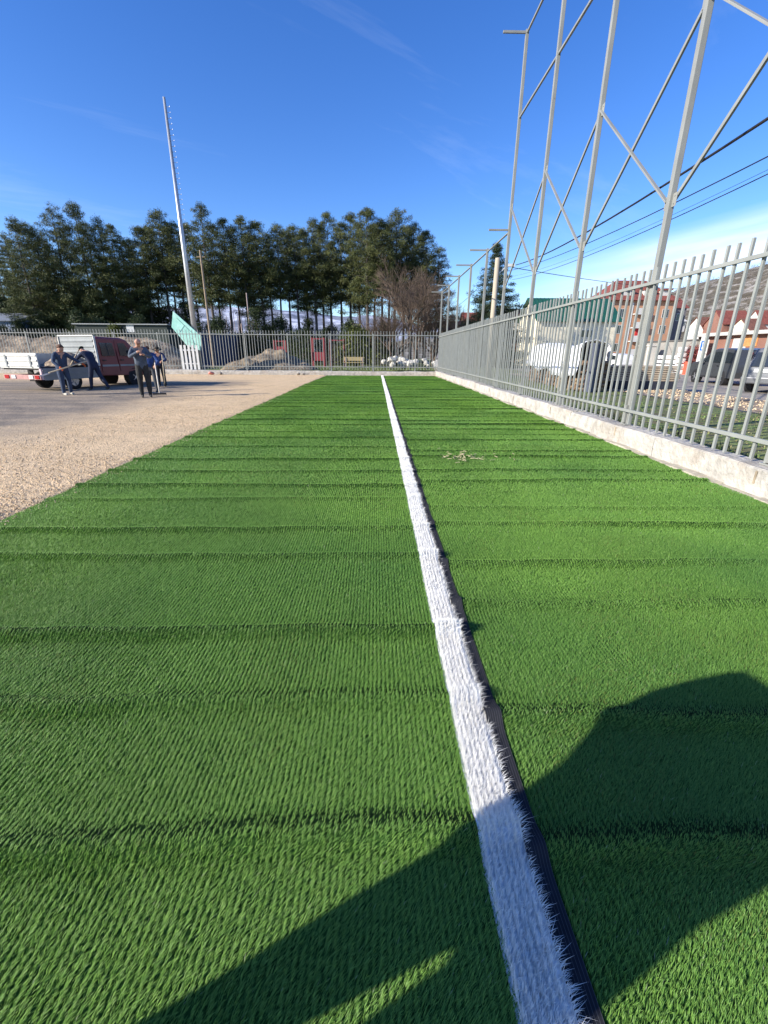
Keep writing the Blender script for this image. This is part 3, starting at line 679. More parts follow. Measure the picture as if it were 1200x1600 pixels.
def make_pine(seed, H, base, spread, dens=1.0, shape='pine'):
    """returns (trunk mesh, crown mesh)"""
    r = random.Random(seed); tm = MB(); tips = []; sizes = []
    lean = Vector((r.uniform(-.25, .25), r.uniform(-.25, .25), 0)); N = 10
    pts = [Vector((0, 0, 0)) + lean * ((i / N) ** 2) + Vector((r.gauss(0, .03), r.gauss(0, .03), H * 0.985 * i / N)) for i in range(N + 1)]
    tm.path(pts, [0.24 * (H / 17) * (1 - 0.93 * (i / N) ** 0.9) for i in range(N + 1)], 7)
    def axis(z):
        u = max(0, min(N - 1e-4, z / (H * 0.985) * N)); i = int(u); return pts[i].lerp(pts[i + 1], u - i)
    z = base * H
    while z < H * 0.985:
        t = (z - base * H) / (H * (1 - base))
        if shape == 'pine': reach = spread * (0.62 + 0.38 * math.sin(min(1, t * 2.2) * math.pi * .5)) * (1 - t) ** 0.82 * 1.5 + 0.14
        else: reach = spread * (1 - t) ** 0.95 + 0.15
        nb = r.choice((3, 4, 4, 5)) if shape == 'pine' else 8
        a0 = r.uniform(0, 6.28)
        for k in range(nb):
            if r.random() > dens: continue
            a = a0 + 6.28 * k / nb + r.uniform(-.4, .4); L = reach * r.uniform(.55, 1.15)
            rise = (0.10 + 0.45 * t) if shape == 'pine' else (-0.18 + 0.3 * t)
            o = axis(z); e = o + Vector((math.cos(a) * L, math.sin(a) * L, L * (rise + r.uniform(-.12, .12))))
            mid = o.lerp(e, .55) + Vector((0, 0, -0.05 * L))
            tm.path([o, mid, e], [0.045 * (1.1 - t), 0.03 * (1.1 - t), 0.012], 4)
            nt_ = max(3, int(L * (2.1 if shape == 'pine' else 3.2)))
            for j in range(nt_):
                u = r.uniform(.35, 1.05) if j else 1.0
                q = (o.lerp(mid, u / .55) if u < .55 else mid.lerp(e, (u - .55) / .45))
                wob = 0.30 * L * u * 0.8
                tips.append(q + Vector((r.gauss(0, .42) * wob, r.gauss(0, .42) * wob, r.gauss(0, .10)))); sizes.append(r.uniform(.75, 1.25) * (0.62 + 0.42 * (1 - t)))
        z += H * (0.030 if shape == 'pine' else 0.024) * r.uniform(.7, 1.3)
    # dead stubs on the bare trunk
    for _ in range(14):
        zz_ = r.uniform(.15, base + .1) * H; a = r.uniform(0, 6.28); o = axis(zz_); L = r.uniform(.3, 1.1)
        tm.cyl(o, o + Vector((math.cos(a) * L, math.sin(a) * L, r.uniform(-.1, .25))), 0.022, .008, 4)
    tips.append(axis(H) + Vector((0, 0, .1))); sizes.append(.7)
    C_, S_ = np.array([tuple(t_) for t_ in tips]), np.array(sizes)
    if shape == 'pine': V, F, lt, T = needle_tufts(C_, S_, 64, 0.66, (0.036, 0.050, 0.016), (0.125, 0.135, 0.042))
    else: V, F, lt, T = needle_tufts(C_, S_ * 1.05, 30, 0.5, (0.018, 0.034, 0.018), (0.050, 0.070, 0.034))
    to = tm.build('trunk', BARK); co = np_mesh('crown', V, F, lt, NEEDLE, tint=T)
    a, b = to.data, co.data; bpy.data.objects.remove(to); bpy.data.objects.remove(co)
    return a, b
protos = [make_pine(s, 17.5, b, sp) for s, b, sp in ((1, .50, 2.5), (2, .42, 2.7), (3, .56, 2.4), (4, .46, 2.8), (5, .38, 2.6), (6, .60, 2.3))]
lowp = [make_pine(s, 17.5, b, sp) for s, b, sp in ((11, .20, 2.9), (12, .14, 3.0), (13, .26, 2.7))]
ORD = ['first', 'second', 'third', 'fourth', 'fifth', 'sixth', 'seventh', 'eighth', 'ninth', 'tenth', 'eleventh', 'twelfth', 'thirteenth', 'fourteenth', 'fifteenth', 'sixteenth', 'seventeenth', 'eighteenth', 'nineteenth', 'twentieth',
       'twenty-first', 'twenty-second', 'twenty-third', 'twenty-fourth', 'twenty-fifth', 'twenty-sixth', 'twenty-seventh', 'twenty-eighth', 'twenty-ninth', 'thirtieth']
def plant(name, meshes, loc, rz, s, lab, cat, group=None, parts=('trunk', 'crown')):
    o = empty(name, loc, rz, s); tag(o, lab, cat, group)
    for nme, me in zip(parts, meshes): link(bpy.data.objects.new(nme, me), o)
    return o
front = [(18, 338), (48, 352), (75, 317), (113, 314), (150, 338), (186, 362), (214, 352), (241, 329), (270, 345), (312, 316), (345, 342), (373, 338), (400, 345), (430, 352), (459, 350), (487, 340), (513, 334), (545, 333), (573, 325), (598, 342), (619, 325), (646, 346), (669, 362), (686, 386)]
desc = {0: 'leftmost pine of the grove with loose open crown', 2: 'tall pine with dense layered crown behind the white tailgate', 3: 'tallest left pine with narrow tip, just right of the other tall one',
        9: 'tall open topped pine standing just right of the floodlight mast', 23: 'rightmost pine of the grove, rounded crown above the bare tree', 20: 'tall double topped pine left of the bare brown tree'}
for i, (px, py) in enumerate(front):
    Y = 60 + (i * 37 % 9) * 0.9; tp = at(px, py, Y); rz = random.uniform(0, 6.28)
    src = lowp[i % 3] if px < 200 or i == 23 else protos[(i * 5 + 1) % 6]
    h = tp.z - 0.1
    plant('pine_tree', src, (tp.x, Y, 0.1), rz, (h / 17.5 * random.uniform(.95, 1.1), h / 17.5 * random.uniform(.95, 1.1), h / 17.5),
          desc.get(i, 'dark green pine, %s from the left in the front row of the grove' % ORD[i]), 'pine tree', 'pine trees in the front row of the grove')
backs = [(-25, 350), (5, 362), (34, 345), (62, 360), (96, 350), (131, 345), (168, 352), (200, 372), (228, 350), (256, 352), (291, 348), (328, 350), (360, 356), (388, 360), (415, 362), (445, 360), (474, 356), (500, 352), (530, 350), (560, 345), (586, 346), (609, 350), (634, 352), (658, 365)]
for i, (px, py) in enumerate(backs):
    Y = 71 + (i * 31 % 7) * 1.3; tp = at(px, py, Y); h = tp.z - .1
    src = protos[(i * 7 + 3) % 6] if px > 150 else lowp[(i + 1) % 3]
    plant('pine_tree', src, (tp.x, Y, 0.1), random.uniform(0, 6.28), h / 17.5, 'slender dark pine, %s from the left in the back row of the grove' % ORD[i], 'pine tree', 'pine trees in the back row of the grove')

# bushy young evergreens under the grove
def make_bush(seed, w_, h_, lo, hi, n=520):
    r = np.random.default_rng(seed); a = r.uniform(0, 6.28, n); t = r.random(n) ** .8; rad = w_ * (1 - t ** 1.8 * .75) * r.uniform(.35, 1.0, n) * (0.8 + .35 * np.sin(a * 3 + seed))
    C_ = np.stack([np.cos(a) * rad, np.sin(a) * rad, h_ * t + .1 + r.normal(0, .12, n)], -1)
    V, F, lt, T = needle_tufts(C_, r.uniform(.6, 1.1, n), 9, 0.55, lo, hi); co = np_mesh('foliage', V, F, lt, NEEDLE, tint=T)
    m = MB(); rr_ = random.Random(seed)
    for _ in range(7):
        aa = rr_.uniform(0, 6.28); m.path([Vector((0, 0, 0)), Vector((math.cos(aa) * .2 * w_, math.sin(aa) * .2 * w_, h_ * .4)), Vector((math.cos(aa) * .5 * w_, math.sin(aa) * .5 * w_, h_ * .8))], [.07, .04, .015], 5)
    st = m.build('stem', BARK); x, y = st.data, co.data; bpy.data.objects.remove(st); bpy.data.objects.remove(co); return x, y
bush = [make_bush(s, w_, h_, (0.016, 0.030, 0.013), (0.055, 0.075, 0.024)) for s, w_, h_ in ((1, 2.1, 3.6), (2, 2.5, 3.0), (3, 1.7, 4.4))]
bp = [(-30, 4.2), (5, 4.6), (38, 3.8), (70, 4.4), (100, 3.6), (130, 4.4), (162, 4.6), (190, 3.7), (222, 3.9), (250, 3.4), (280, 4.2), (310, 3.6), (345, 4.6), (378, 3.9), (405, 4.8), (440, 4.9), (470, 4.2), (505, 3.0), (548, 4.6), (570, 4.3), (600, 3.6)]
for i, (px, h) in enumerate(bp):
    Y = 53 + (i * 5 % 4) * 1.5; p = at(px, 545, Y)
    plant('evergreen_shrub', bush[i % 3], (p.x, Y, 0.1), random.uniform(0, 6), h / 3.6, 'dark bushy evergreen, %s from the left under the pines' % ORD[i], 'shrub', 'evergreen shrubs under the pines', ('stem', 'foliage'))
for i, px in enumerate(range(-10, 600, 31)):
    Y = 66 + (i * 7 % 5) * 1.1; p = at(px + (i * 13 % 9) - 4, 545, Y)
    plant('evergreen_shrub', bush[(i + 1) % 3], (p.x, Y, 0.1), random.uniform(0, 6), random.uniform(1.5, 2.3) if px < 330 else random.uniform(.8, 1.35), 'dark evergreen in the thicket between the pine trunks, %s from the left' % ORD[i], 'shrub', 'thicket of evergreens between the pine trunks', ('stem', 'foliage'))
yb = make_bush(9, 1.6, 2.2, (0.06, 0.08, 0.02), (0.12, 0.13, 0.03))
p = at(180, 512, 50); plant('evergreen_shrub', yb, (p.x, 50, 1.6), 1, 1.0, 'yellowish green bush above the cab of the dark red truck', 'shrub', None, ('stem', 'foliage'))
p = at(555, 520, 46); plant('evergreen_shrub', yb, (p.x, 47, 0.1), 2, 1.5, 'olive green bush in front of the trunks near the benches', 'shrub', None, ('stem', 'foliage'))

def make_bare(seed, H, spread, levels=6, trunks=1):
    r = random.Random(seed); tm = MB(); br = MB()
    def grow(o, d, L, rad, lv):
        e = o + d * L; mid = o.lerp(e, .5) + Vector((r.gauss(0, .04), r.gauss(0, .04), r.gauss(0, .03))) * L
        tgt = tm if lv >= levels - 1 else br
        tgt.path([o, mid, e], [rad, rad * .85, rad * .7], 6 if lv >= levels - 1 else 3)
        if lv <= 0: return
        for k in range(r.choice((3, 3, 4)) if lv < levels else 5):
            ax = Vector((r.gauss(0, 1), r.gauss(0, 1), r.gauss(0, .6))).normalized()
            nd = (d + ax * spread * r.uniform(.5, 1.1) + Vector((0, 0, .10))).normalized()
            grow(o.lerp(e, r.uniform(.45, 1.0)), nd, L * r.uniform(.58, .82), rad * .58, lv - 1)
    for q in range(trunks):
        a = 6.28 * q / trunks; d = Vector((math.cos(a) * .35, math.sin(a) * .35, 1)).normalized() if trunks > 1 else Vector((0, 0, 1))
        grow(Vector((0, 0, 0)), d, H * .26, .028 * H / 2 / max(1, trunks ** .5), levels)
    t_, b_ = tm.build('trunk', TWIG), br.build('branches', TWIG); x, y = t_.data, b_.data; bpy.data.objects.remove(t_); bpy.data.objects.remove(b_); return x, y
bare = [make_bare(3, 16, .80, 6, 2), make_bare(8, 13, .85, 6, 2)]
for px, Y, s, k, lab in ((648, 48, .86, 0, 'broad bare brown tree at the right end of the pine grove'), (618, 50, .80, 1, 'smaller bare tree left of the broad bare brown one'), (676, 52, .9, 1, 'bare brown tree at the fence corner, right of the broad one'),
                         (596, 53, .5, 0, 'low bare shrub like tree in front of the rightmost pines'), (716, 78, .85, 1, 'thin reddish bare tree beyond the fence corner left of the spruce')):
    p = at(px, 545, Y); plant('bare_tree', bare[k], (p.x, Y, .1), px * .37, s, lab, 'bare tree', None, ('trunk', 'branches'))
spruce = make_pine(31, 14, .05, 5.2, 1.0, 'spruce')
p = at(779, 378, 52); plant('spruce_tree', spruce, (p.x, 52, .1), .4, p.z / 14.2, 'dark conical spruce beside the pale wooden pole', 'spruce')
orange_b = make_bush(41, 1.5, 3.0, (0.20, 0.09, 0.03), (0.36, 0.17, 0.05))
p = at(741, 520, 70); plant('autumn_bush', orange_b, (p.x, 70, 0.2), 0, 1.25, 'orange autumn coloured bush left of the spruce', 'bush', None, ('stem', 'foliage'))

# ------------------------------------------------------------------ far terrain
def hill_z(X, Y):
    r = np.hypot(X, Y); a = np.degrees(np.arctan2(X, Y))
    ridge = np.interp(a, [2, 14, 22, 27, 31, 35, 38, 41, 46, 55, 70, 90], [8, 10, 14, 20, 27, 33, 36, 39, 44, 48, 45, 30])
    ridge = ridge * (1 + 0.10 * fbm(X, Y, 0.02, 3)) + 4 * fbm(a, r * 0 + 1, 0.35, 6)
    t = np.clip((r - 135) / 125.0, 0, 1); t2 = np.clip((r - 300) / 160, 0, 1)
    return -0.5 + ridge * (t * t * (3 - 2 * t)) * (1 - 0.6 * t2) + 4.5 * fbm(X, Y, 0.05, 2, 5) * t + 1.2 * fbm(X, Y, 0.3, 9, 4) * t
HILL = mat('rocky_hill', (0.105, 0.09, 0.065), rough=0.95, var=0.35, scale=0.25, col2=(0.27, 0.25, 0.225), mixscale=0.22, mixlo=0.50, mixhi=0.62, bump=0.6, bscale=1.2, stretch=(1, 1, 1.6))
tag(grid_mesh('hill', np.arange(4, 430, 2.4), np.arange(40, 430, 2.4), hill_z, HILL, smooth=False), kind='structure')
def hill_scrub():
    n = 9000; a = np.radians(rng.uniform(16, 62, n)); r = 140 + 125 * rng.random(n); X = r * np.sin(a); Y = r * np.cos(a)
    k = (X > 6) & (Y > 45); X, Y = X[k], Y[k]; Z = hill_z(X, Y) + .5
    k = fbm(X, Y, 0.04, 13) > -0.06; X, Y, Z = X[k], Y[k], Z[k]
    n = len(X); g = rng.random((n, 1)); T = np.array([[0.075, 0.062, 0.05]]) * g + np.array([[0.14, 0.105, 0.085]]) * (1 - g)
    V, F, lt, T2 = needle_tufts(np.stack([X, Y, Z], -1), rng.uniform(1.2, 2.4, n), 6, 0.7, (0.07, 0.058, 0.047), (0.145, 0.11, 0.09))
    tag(np_mesh('hillside_scrub', V, F, lt, MATS['weed_leaf'], tint=T2), label='leafless brown scrub covering the rocky hill', kind='stuff')
hill_scrub()
def mtn_z(X, Y):
    r = np.hypot(X, Y); a = np.degrees(np.arctan2(X, Y)); t = np.clip((r - 900) / 500.0, 0, 1); t2 = np.clip((r - 1450) / 500, 0, 1)
    rg = np.interp(a, [-60, -40, -30, -22, -14, -6, 2, 10, 20, 40], [104, 120, 126, 108, 120, 112, 100, 88, 66, 48])
    return -5 + rg * t * (1 - .5 * t2) + 70 * fbm(X, Y, 0.004, 5, 6) * t
MTN = mat('snowy_rock', (0.17, 0.19, 0.24), rough=0.9, var=0.25, scale=0.02, col2=(0.62, 0.65, 0.74), mixscale=0.012, mixlo=0.50, mixhi=0.64)
tag(grid_mesh('mountains', np.arange(-1500, 700, 16.0), np.arange(500, 1900, 16.0), mtn_z, MTN, smooth=False), kind='structure')

# ------------------------------------------------------------------ buildings
def plaster(name, c): return mat(name, c, rough=0.9, var=0.10, scale=1.2, bump=0.15, bscale=10)
REDTILE = mat('red_tile', (0.20, 0.06, 0.045), rough=0.8, var=0.25, scale=2.0, bump=0.3, bscale=5)
REDROOF2 = mat('brown_tile', (0.16, 0.07, 0.05), rough=0.85, var=0.25, scale=2.0)
GREENR = mat('green_sheet_roof', (0.016, 0.085, 0.058), rough=0.45, var=0.12, scale=1.0)
GLASS = glass_mat()
def rect_wall_house(root, W, D, H, wallm, roofm, roof='gable', rise=2.0, eave=0.35, wins=(), rib=False, side_wins=()):
    """W along local x, D along local y, front is y = 0"""
    m = MB(); m.box((0, 0, -0.3), (W, D, H))
    if roof == 'gable': m.add([(0, 0, H), (0, D, H), (0, D / 2, H + rise)], [(0, 1, 2)]); m.add([(W, 0, H), (W, D, H), (W, D / 2, H + rise)], [(0, 2, 1)])
    m.build('wall', wallm, root)
    r = MB(); t = 0.12
    if roof == 'gable':
        k = rise / (D / 2)
        a, b = -eave, D + eave; za = H - k * eave + .02; zr = H + rise + .02
        for (y0, z0, y1, z1) in ((a, za, D / 2, zr), (b, za, D / 2, zr)):
            vs = [(-eave, y0, z0), (W + eave, y0, z0), (W + eave, y1, z1), (-eave, y1, z1)]; vs += [(x, y, z + t) for x, y, z in vs]
            r.add(vs, [(0, 1, 2, 3), (7, 6, 5, 4), (0, 4, 5, 1), (1, 5, 6, 2), (2, 6, 7, 3), (3, 7, 4, 0)])
        if rib:
            for i in range(int(W / 0.5)):
                x = -eave + .2 + i * .5; r.bar((x, a - .005, za + t + .02), (x, D / 2, zr + t + .02), 0.05, 0.05)
    else:
        e = eave; vs = [(-e, -e, H), (W + e, -e, H), (W + e, D + e, H), (-e, D + e, H), (W * .28, D / 2, H + rise), (W * .72, D / 2, H + rise)]
        vs2 = vs[:4]; r.add([(x, y, z + .02) for x, y, z in vs], [(0, 1, 5, 4), (1, 2, 5), (2, 3, 4, 5), (3, 0, 4), (3, 2, 1, 0)])
    r.build('roof', roofm, root)
    for (x, z, w_, h_) in wins:
        f = MB(); f.box((x - .06, -.05, z - .06), (x + w_ + .06, 0.02, z + h_ + .06)); fo = f.build('window', WH, root)
        g = MB(); g.box((x, -.062, z), (x + w_ / 2 - .03, -.052, z + h_)); g.box((x + w_ / 2 + .03, -.062, z), (x + w_, -.052, z + h_)); g.build('pane', GLASS, fo)
    for (y, z, w_, h_) in side_wins:
        f = MB(); f.box((-.05, y - .06, z - .06), (.02, y + w_ + .06, z + h_ + .06)); fo = f.build('window', WH, root)
        g = MB(); g.box((-.062, y, z), (-.052, y + w_, z + h_)); g.build('pane', GLASS, fo)
CREAM = plaster('cream_plaster', (0.66, 0.60, 0.46)); WHITEP = plaster('white_plaster', (0.55, 0.53, 0.49)); ORANGE = plaster('orange_plaster', (0.44, 0.235, 0.14))
TERRA = plaster('terracotta_plaster', (0.23, 0.115, 0.085)); YELLOWP = plaster('yellow_plaster', (0.66, 0.52, 0.22)); BRICK = plaster('brown_brick', (0.30, 0.16, 0.10))

# green roofed barn
a, b = at(838, 540, 58), at(958, 540, 58); bn = tag(empty('barn', (a.x, 58, 0.2)), 'cream walled barn under a dark green sheet metal roof', 'barn')
zt = at(900, 499, 58).z; zr = at(900, 468, 62).z
rect_wall_house(bn, b.x - a.x, 8.0, zt - .2, CREAM, GREENR, 'gable', (zr - zt), 0.5, [((b.x - a.x) * .56, 3.3, 1.3, .8)], rib=True)
a, b = at(800, 540, 66), at(836, 540, 66); z_ = at(810, 500, 66).z
hs_ = tag(empty('white_house', (a.x, 66, .2)), 'narrow white house with brown side door, left of the green roofed barn', 'house')
rect_wall_house(hs_, b.x - a.x, 7, z_ - .2, WHITEP, REDROOF2, 'gable', 1.6, .3, [(1.0, 3.4, .9, 1.1), (2.8, 3.4, .9, 1.1)])
m = MB(); m.box((.1, -.08, 0), (1.3, -.002, 3.0)); m.build('door', BRICK, hs_)
# orange apartment house
a, b = at(938, 520, 84), at(1046, 520, 84); W_ = b.x - a.x; z_ = at(1000, 470, 84).z
ob = tag(empty('apartment_house', (a.x, 84, .2)), 'orange apartment house with white balcony column and steep red roof', 'house')
H_ = z_ - .2; wn = [(W_ * f, H_ * g, 1.0, 1.3) for g in (.18, .48, .74) for f in (.08, .22, .62, .84)]
rect_wall_house(ob, W_, 9, H_, ORANGE, REDTILE, 'hip', at(1000, 438, 88).z - z_, .7, wn)
for k in range(4):
    m = MB(); zz_ = H_ * (.12 + .22 * k); m.box((W_ * .42, -1.0, zz_), (W_ * .56, -0.002, zz_ + .15)); bal = m.build('balcony', WH, ob)
    m = MB(); m.box((W_ * .42, -1.0, zz_ + .155), (W_ * .56, -.94, zz_ + 1.0)); m.build('parapet', WHITEP, bal)
m = MB(); m.box((W_ * .57, -.06, H_ * .45), (W_ * .60, -.002, H_ * .95)); m.box((W_ * .38, -.06, 0), (W_ * .41, -.002, H_ * .97)); m.build('white_band', WH, ob)
for f in (.25, .55, .80):
    m = MB(); m.box((W_ * f, 0.5, H_ + .35), (W_ * f + 1.5, 3.4, H_ + 1.75)); d_ = m.build('dormer', WHITEP, ob)
    m = MB(); m.prism([(.2, H_ + 1.76), (3.6, H_ + 1.76), (3.6, H_ + 1.95), (.2, H_ + 2.0)], W_ * f - .2, W_ * f + 1.7); m.build('dormer_roof', REDTILE, d_)
m = MB(); m.box((W_ * .50, -.10, H_ * .42), (W_ * .545, -.01, H_ * .58)); m.build('red_awning', mat('red_cloth', (.5, .03, .03)), ob)
# dark gabled house to its right
a = at(1046, 520, 92); dh = tag(empty('house', (a.x, 92, .2)), 'dark grey house with white dormer, just right of the orange apartment house', 'house')
rect_wall_house(dh, 2.4, 7, at(1050, 482, 92).z, plaster('dark_plaster', (.14, .13, .14)), REDTILE, 'gable', 2.0, .3, [(.7, 7.6, 1.0, 1.2)])
# houses climbing the foot of the hill
k = 0
for px, py, wpx, hpx, Y, wm_, rm, lab in ((1098, 512, 26, 20, 110, WHITEP, REDROOF2, 'small white house with brown roof low on the hill, above the blue parking sign'),
        (1128, 508, 44, 26, 104, TERRA, REDTILE, 'long red roofed house on the hill foot above the dark car'), (1170, 516, 26, 22, 98, CREAM, REDROOF2, 'cream house with brown roof right of the long red roofed one'),
        (1062, 497, 10, 8, 150, WHITEP, WHITEP, 'tiny white shed on the slope right of the dark gabled house'), (1190, 502, 20, 20, 120, WHITEP, REDTILE, 'white house with red roof at the right edge of the hillside'),
        (697, 520, 30, 22, 82, YELLOWP, REDTILE, 'yellow house with red roof beyond the fence corner'), (726, 515, 24, 30, 88, BRICK, REDTILE, 'dark red house with tiled roof between yellow house and spruce'),
        (752, 520, 22, 24, 96, TERRA, REDROOF2, 'reddish low house hidden behind the spruce')):
    a, b = at(px, py + 6, Y), at(px + wpx, py + 6, Y); tpz = at(px, py + 8 - hpx, Y).z; W_ = b.x - a.x
    zb = max(0.1, float(hill_z(np.array([a.x]), np.array([float(Y)]))[0])) if Y > 120 else 0.2
    h_ = tag(empty('house', (a.x, Y, zb)), lab, 'house')
    H_ = max(2.5, (tpz - zb) * .80)
    rect_wall_house(h_, W_, 6, H_, wm_, rm, 'gable', max(1.0, (tpz - zb) * .28), .3, [(W_ * .15, H_ * .62, W_ * .22, 1.0), (W_ * .62, H_ * .62, W_ * .22, 1.0)])
# bluish hall at the far left, dark low shed behind the bank
a = at(-40, 520, 56); hb = tag(empty('hall', (a.x, 56, .1)), 'pale blue grey hall at the left edge under the pines', 'hall')
rect_wall_house(hb, at(26, 520, 56).x - a.x, 9, at(10, 500, 56).z - .2, plaster('blue_grey_plaster', (.22, .27, .36)), plaster('slate_sheet', (.16, .18, .22)), 'gable', 1.0, .3, [(2.0, 2.0, 1.0, 1.0)])
a, b = at(119, 520, 50), at(262, 520, 50); sh = tag(empty('shed', (a.x, 50, .1)), 'long dark flat topped shed behind the truck and earth bank', 'shed')
W_ = b.x - a.x; H_ = at(180, 509, 50).z
m = MB(); m.box((0, 0, -.3), (W_, 4, H_)); m.build('wall', plaster('dark_green_sheet', (.045, .055, .048)), sh)
m = MB(); m.box((-.15, -.2, H_ + .003), (W_ + .15, 4.2, H_ + .10)); m.build('roof', plaster('pale_coping', (.33, .34, .33)), sh)
m = MB(); m.box((W_ * .56, -.05, H_ * .82), (W_ * .64, -.002, H_ + .0)); m.build('notice', WH, sh)

# ------------------------------------------------------------------ sports cage with blue boards
NAVY = mat('navy_board', (0.035, 0.055, 0.11), rough=0.7, var=0.15, scale=1.5)
PA, PB, PC_ = at(312, 560, 45), at(402, 560, 58), at(424, 556, 66)
cg = tag(empty('sports_cage', (PA.x, PA.y, .15)), 'sports cage of dark blue boards with thin tall poles behind the end fence', 'sports cage')
def loc(p): return Vector((p.x - PA.x, p.y - PA.y, 0))
a, b, c_ = loc(PA), loc(PB), loc(PC_)
m = MB(); m.bar(a + Vector((0, 0, 1.5)), b + Vector((0, 0, 1.5)), .08, 3.0); m.build('board_wall', NAVY, cg)
m = MB(); m.bar(b + Vector((0.1, 0, 1.35)), c_ + Vector((0, 0, 1.35)), .08, 2.7); m.build('board_wall', NAVY, cg)
m = MB(); m.bar(a + Vector((0, -.06, 3.06)), b + Vector((0, -.06, 3.06)), .2, .12); m.build('coping', plaster('grey_coping', (.30, .30, .28)), cg)
PINKP = mat('faded_pink_paint', (.34, .26, .24), rough=.6)
for k in range(10):
    px = 354 + 52 * k / 9; q = at(px, 556, 60); m = MB(); m.cyl((q.x - PA.x, 60 - PA.y, 0), (q.x - PA.x, 60 - PA.y, at(px, 482 + 14 * abs(math.sin(k * 1.9)), 60).z), .035, None, 6); m.build('pole', PINKP, cg)
for px, tpx, tpy, r_, lab, col_ in ((394, 393, 460, .07, 'pole', PINKP), (382, 382, 508, .09, 'pole', PINKP)):
    q = at(px, 556, 57); m = MB(); m.cyl((q.x - PA.x, 57 - PA.y, 0), (q.x - PA.x, 57 - PA.y, at(tpx, tpy, 57).z), r_, None, 6); m.build(lab, col_, cg)

# ------------------------------------------------------------------ playground beyond the end fence
REDP = mat('red_paint', (.24, .04, .045), rough=.5, var=.1); YEL = mat('yellow_wood', (.36, .28, .13), rough=.7, var=.15)
def frame(name, px0, px1, Y, h_, m_, lab, cat, panel=None):
    a, b = at(px0, 560, Y), at(px1, 560, Y); o = tag(empty(name, (a.x, Y, .15)), lab, cat); W_ = b.x - a.x
    for x in (0, W_):
        for y in (0, 1.1):
            m = MB(); m.cyl((x, y, 0), (x, y, h_), .07, None, 8); m.build('post', m_, o)
    m = MB()
    for y in (0, 1.1): m.bar((.07, y, h_ - .1), (W_ - .07, y, h_ - .1), .08, .08)
    m.build('top_rail', m_, o)
    if panel: m = MB(); m.box((.08, .02, panel[0]), (W_ - .08, .08, panel[1])); m.build('panel', m_, o)
    return o
frame('climbing_frame', 488, 507, 45, 2.7, REDP, 'red climbing frame with solid red side panel beyond the end fence', 'climbing frame', (.6, 1.4))
frame('climbing_frame', 517, 538, 46, 2.6, REDP, 'open red climbing frame with slim posts right of the panelled one', 'climbing frame')
frame('climbing_frame', 430, 445, 47, 2.5, REDP, 'narrow red frame behind the dirt mound', 'climbing frame', (1.3, 1.9))
def bench(px, Y, w_, lab):
    q = at(px, 556, Y); o = tag(empty('park_bench', (q.x, Y, .18)), lab, 'bench')
    for n_, lo, hi in (('seat', (0, 0, .42), (w_, .45, .48)), ('backrest', (0, .48, .60), (w_, .53, .95))):
        m = MB(); m.box(lo, hi); m.build(n_, YEL, o, bevel=.01)
    for x in (.15, w_ - .23):
        m = MB(); m.box((x, .05, 0), (x + .08, .40, .415)); m.box((x, .40, 0), (x + .08, .475, .92)); m.build('leg', PINKP, o)
bench(536, 44, 2.0, 'yellow wooden park bench on the grass behind the end fence')
lump('yellow_canopy', (at(557, 536, 52).x, 52, 2.6), (1.0, .6, .8), mat('yellow_cloth', (.62, .44, .10)), 'small yellow cover standing under the trees above the benches', 'cover', seed=9)
for k, (px, Y) in enumerate(((600, 54), (560, 56), (520, 57))):
    q = at(px, 550, Y); m = MB(); m.box((q.x - 1.2, Y, .1), (q.x + 1.2, Y + .1, 2.4)); m.box((q.x - 1.3, Y - .02, 2.403), (q.x + 1.3, Y + .12, 2.5))
    tag(m.build('board_fence', mat('dark_boards', (.06, .055, .05), rough=.9, var=.3)), ('dark board fence under the bare trees', 'dark board fence behind the yellow cover', 'dark board fence behind the open red frame')[k], 'fence')

# ------------------------------------------------------------------ poles and cables on the right
POLEW = mat('pale_pole_wood', (.38, .33, .25), rough=.8, var=.15, scale=3, stretch=(1, 1, .1))
pp = at(768, 520, 27); pz = at(776, 408, 27).z
up = tag(empty('utility_pole', (pp.x, 27, .15)), 'pale wooden utility pole with lamp arm behind the side fence', 'utility pole')
m = MB(); m.cyl((0, 0, 0), (0, 0, pz), .17, .13, 12); m.build('pole', POLEW, up, smooth=True)
m = MB(); m.bar((.13, 0, pz - .75), (.55, 0, pz - .35), .05, .05); m.box((.50, -.09, pz - .42), (.95, .09, pz - .28)); m.build('lamp_arm', WH, up)
p2 = at(328, 520, 42); t2_ = at(318, 393, 42).z
wp = tag(empty('utility_pole', (p2.x, 42, .1)), 'thin brown wooden pole standing right of the floodlight mast', 'utility pole')
m = MB(); m.cyl((0, 0, 0), (0, 0, t2_), .12, .08, 8); m.build('pole', mat('brown_pole', (.27, .205, .14), var=.2), wp); m = MB(); m.bar((-.35, 0, t2_ - .5), (.35, 0, t2_ - .5), .06, .06); m.build('crossarm', MATS['brown_pole'], wp)
CAB = mat('black_cable', (.02, .02, .025), rough=.6)
def cable(a, b, r, sag, lab):
    a, b = Vector(a), Vector(b); m = MB(); N = 14; pts = []
    for i in range(N + 1):
        t = i / N; q = a.lerp(b, t); q.z -= sag * 4 * t * (1 - t); pts.append(q)
    m.path(pts, [r] * (N + 1), 6); tag(m.build('power_cable', CAB, smooth=True), lab, 'cable')
cable(at(806, 414, 27), at(1260, 146, 6), .019, .25, 'thick black twisted cable, topmost of the lines crossing behind the posts')
cable(at(790, 424, 27), at(1260, 214, 7), .0095, .25, 'thin black cable second below the thick one')
cable(at(800, 437, 28), at(1260, 243, 7.5), .0085, .25, 'thin black cable, lowest of those sloping up to the right')
cable(at(800, 432, 28), at(1260, 236, 8.5), .004, .25, 'hair thin wire between the two thin black cables')
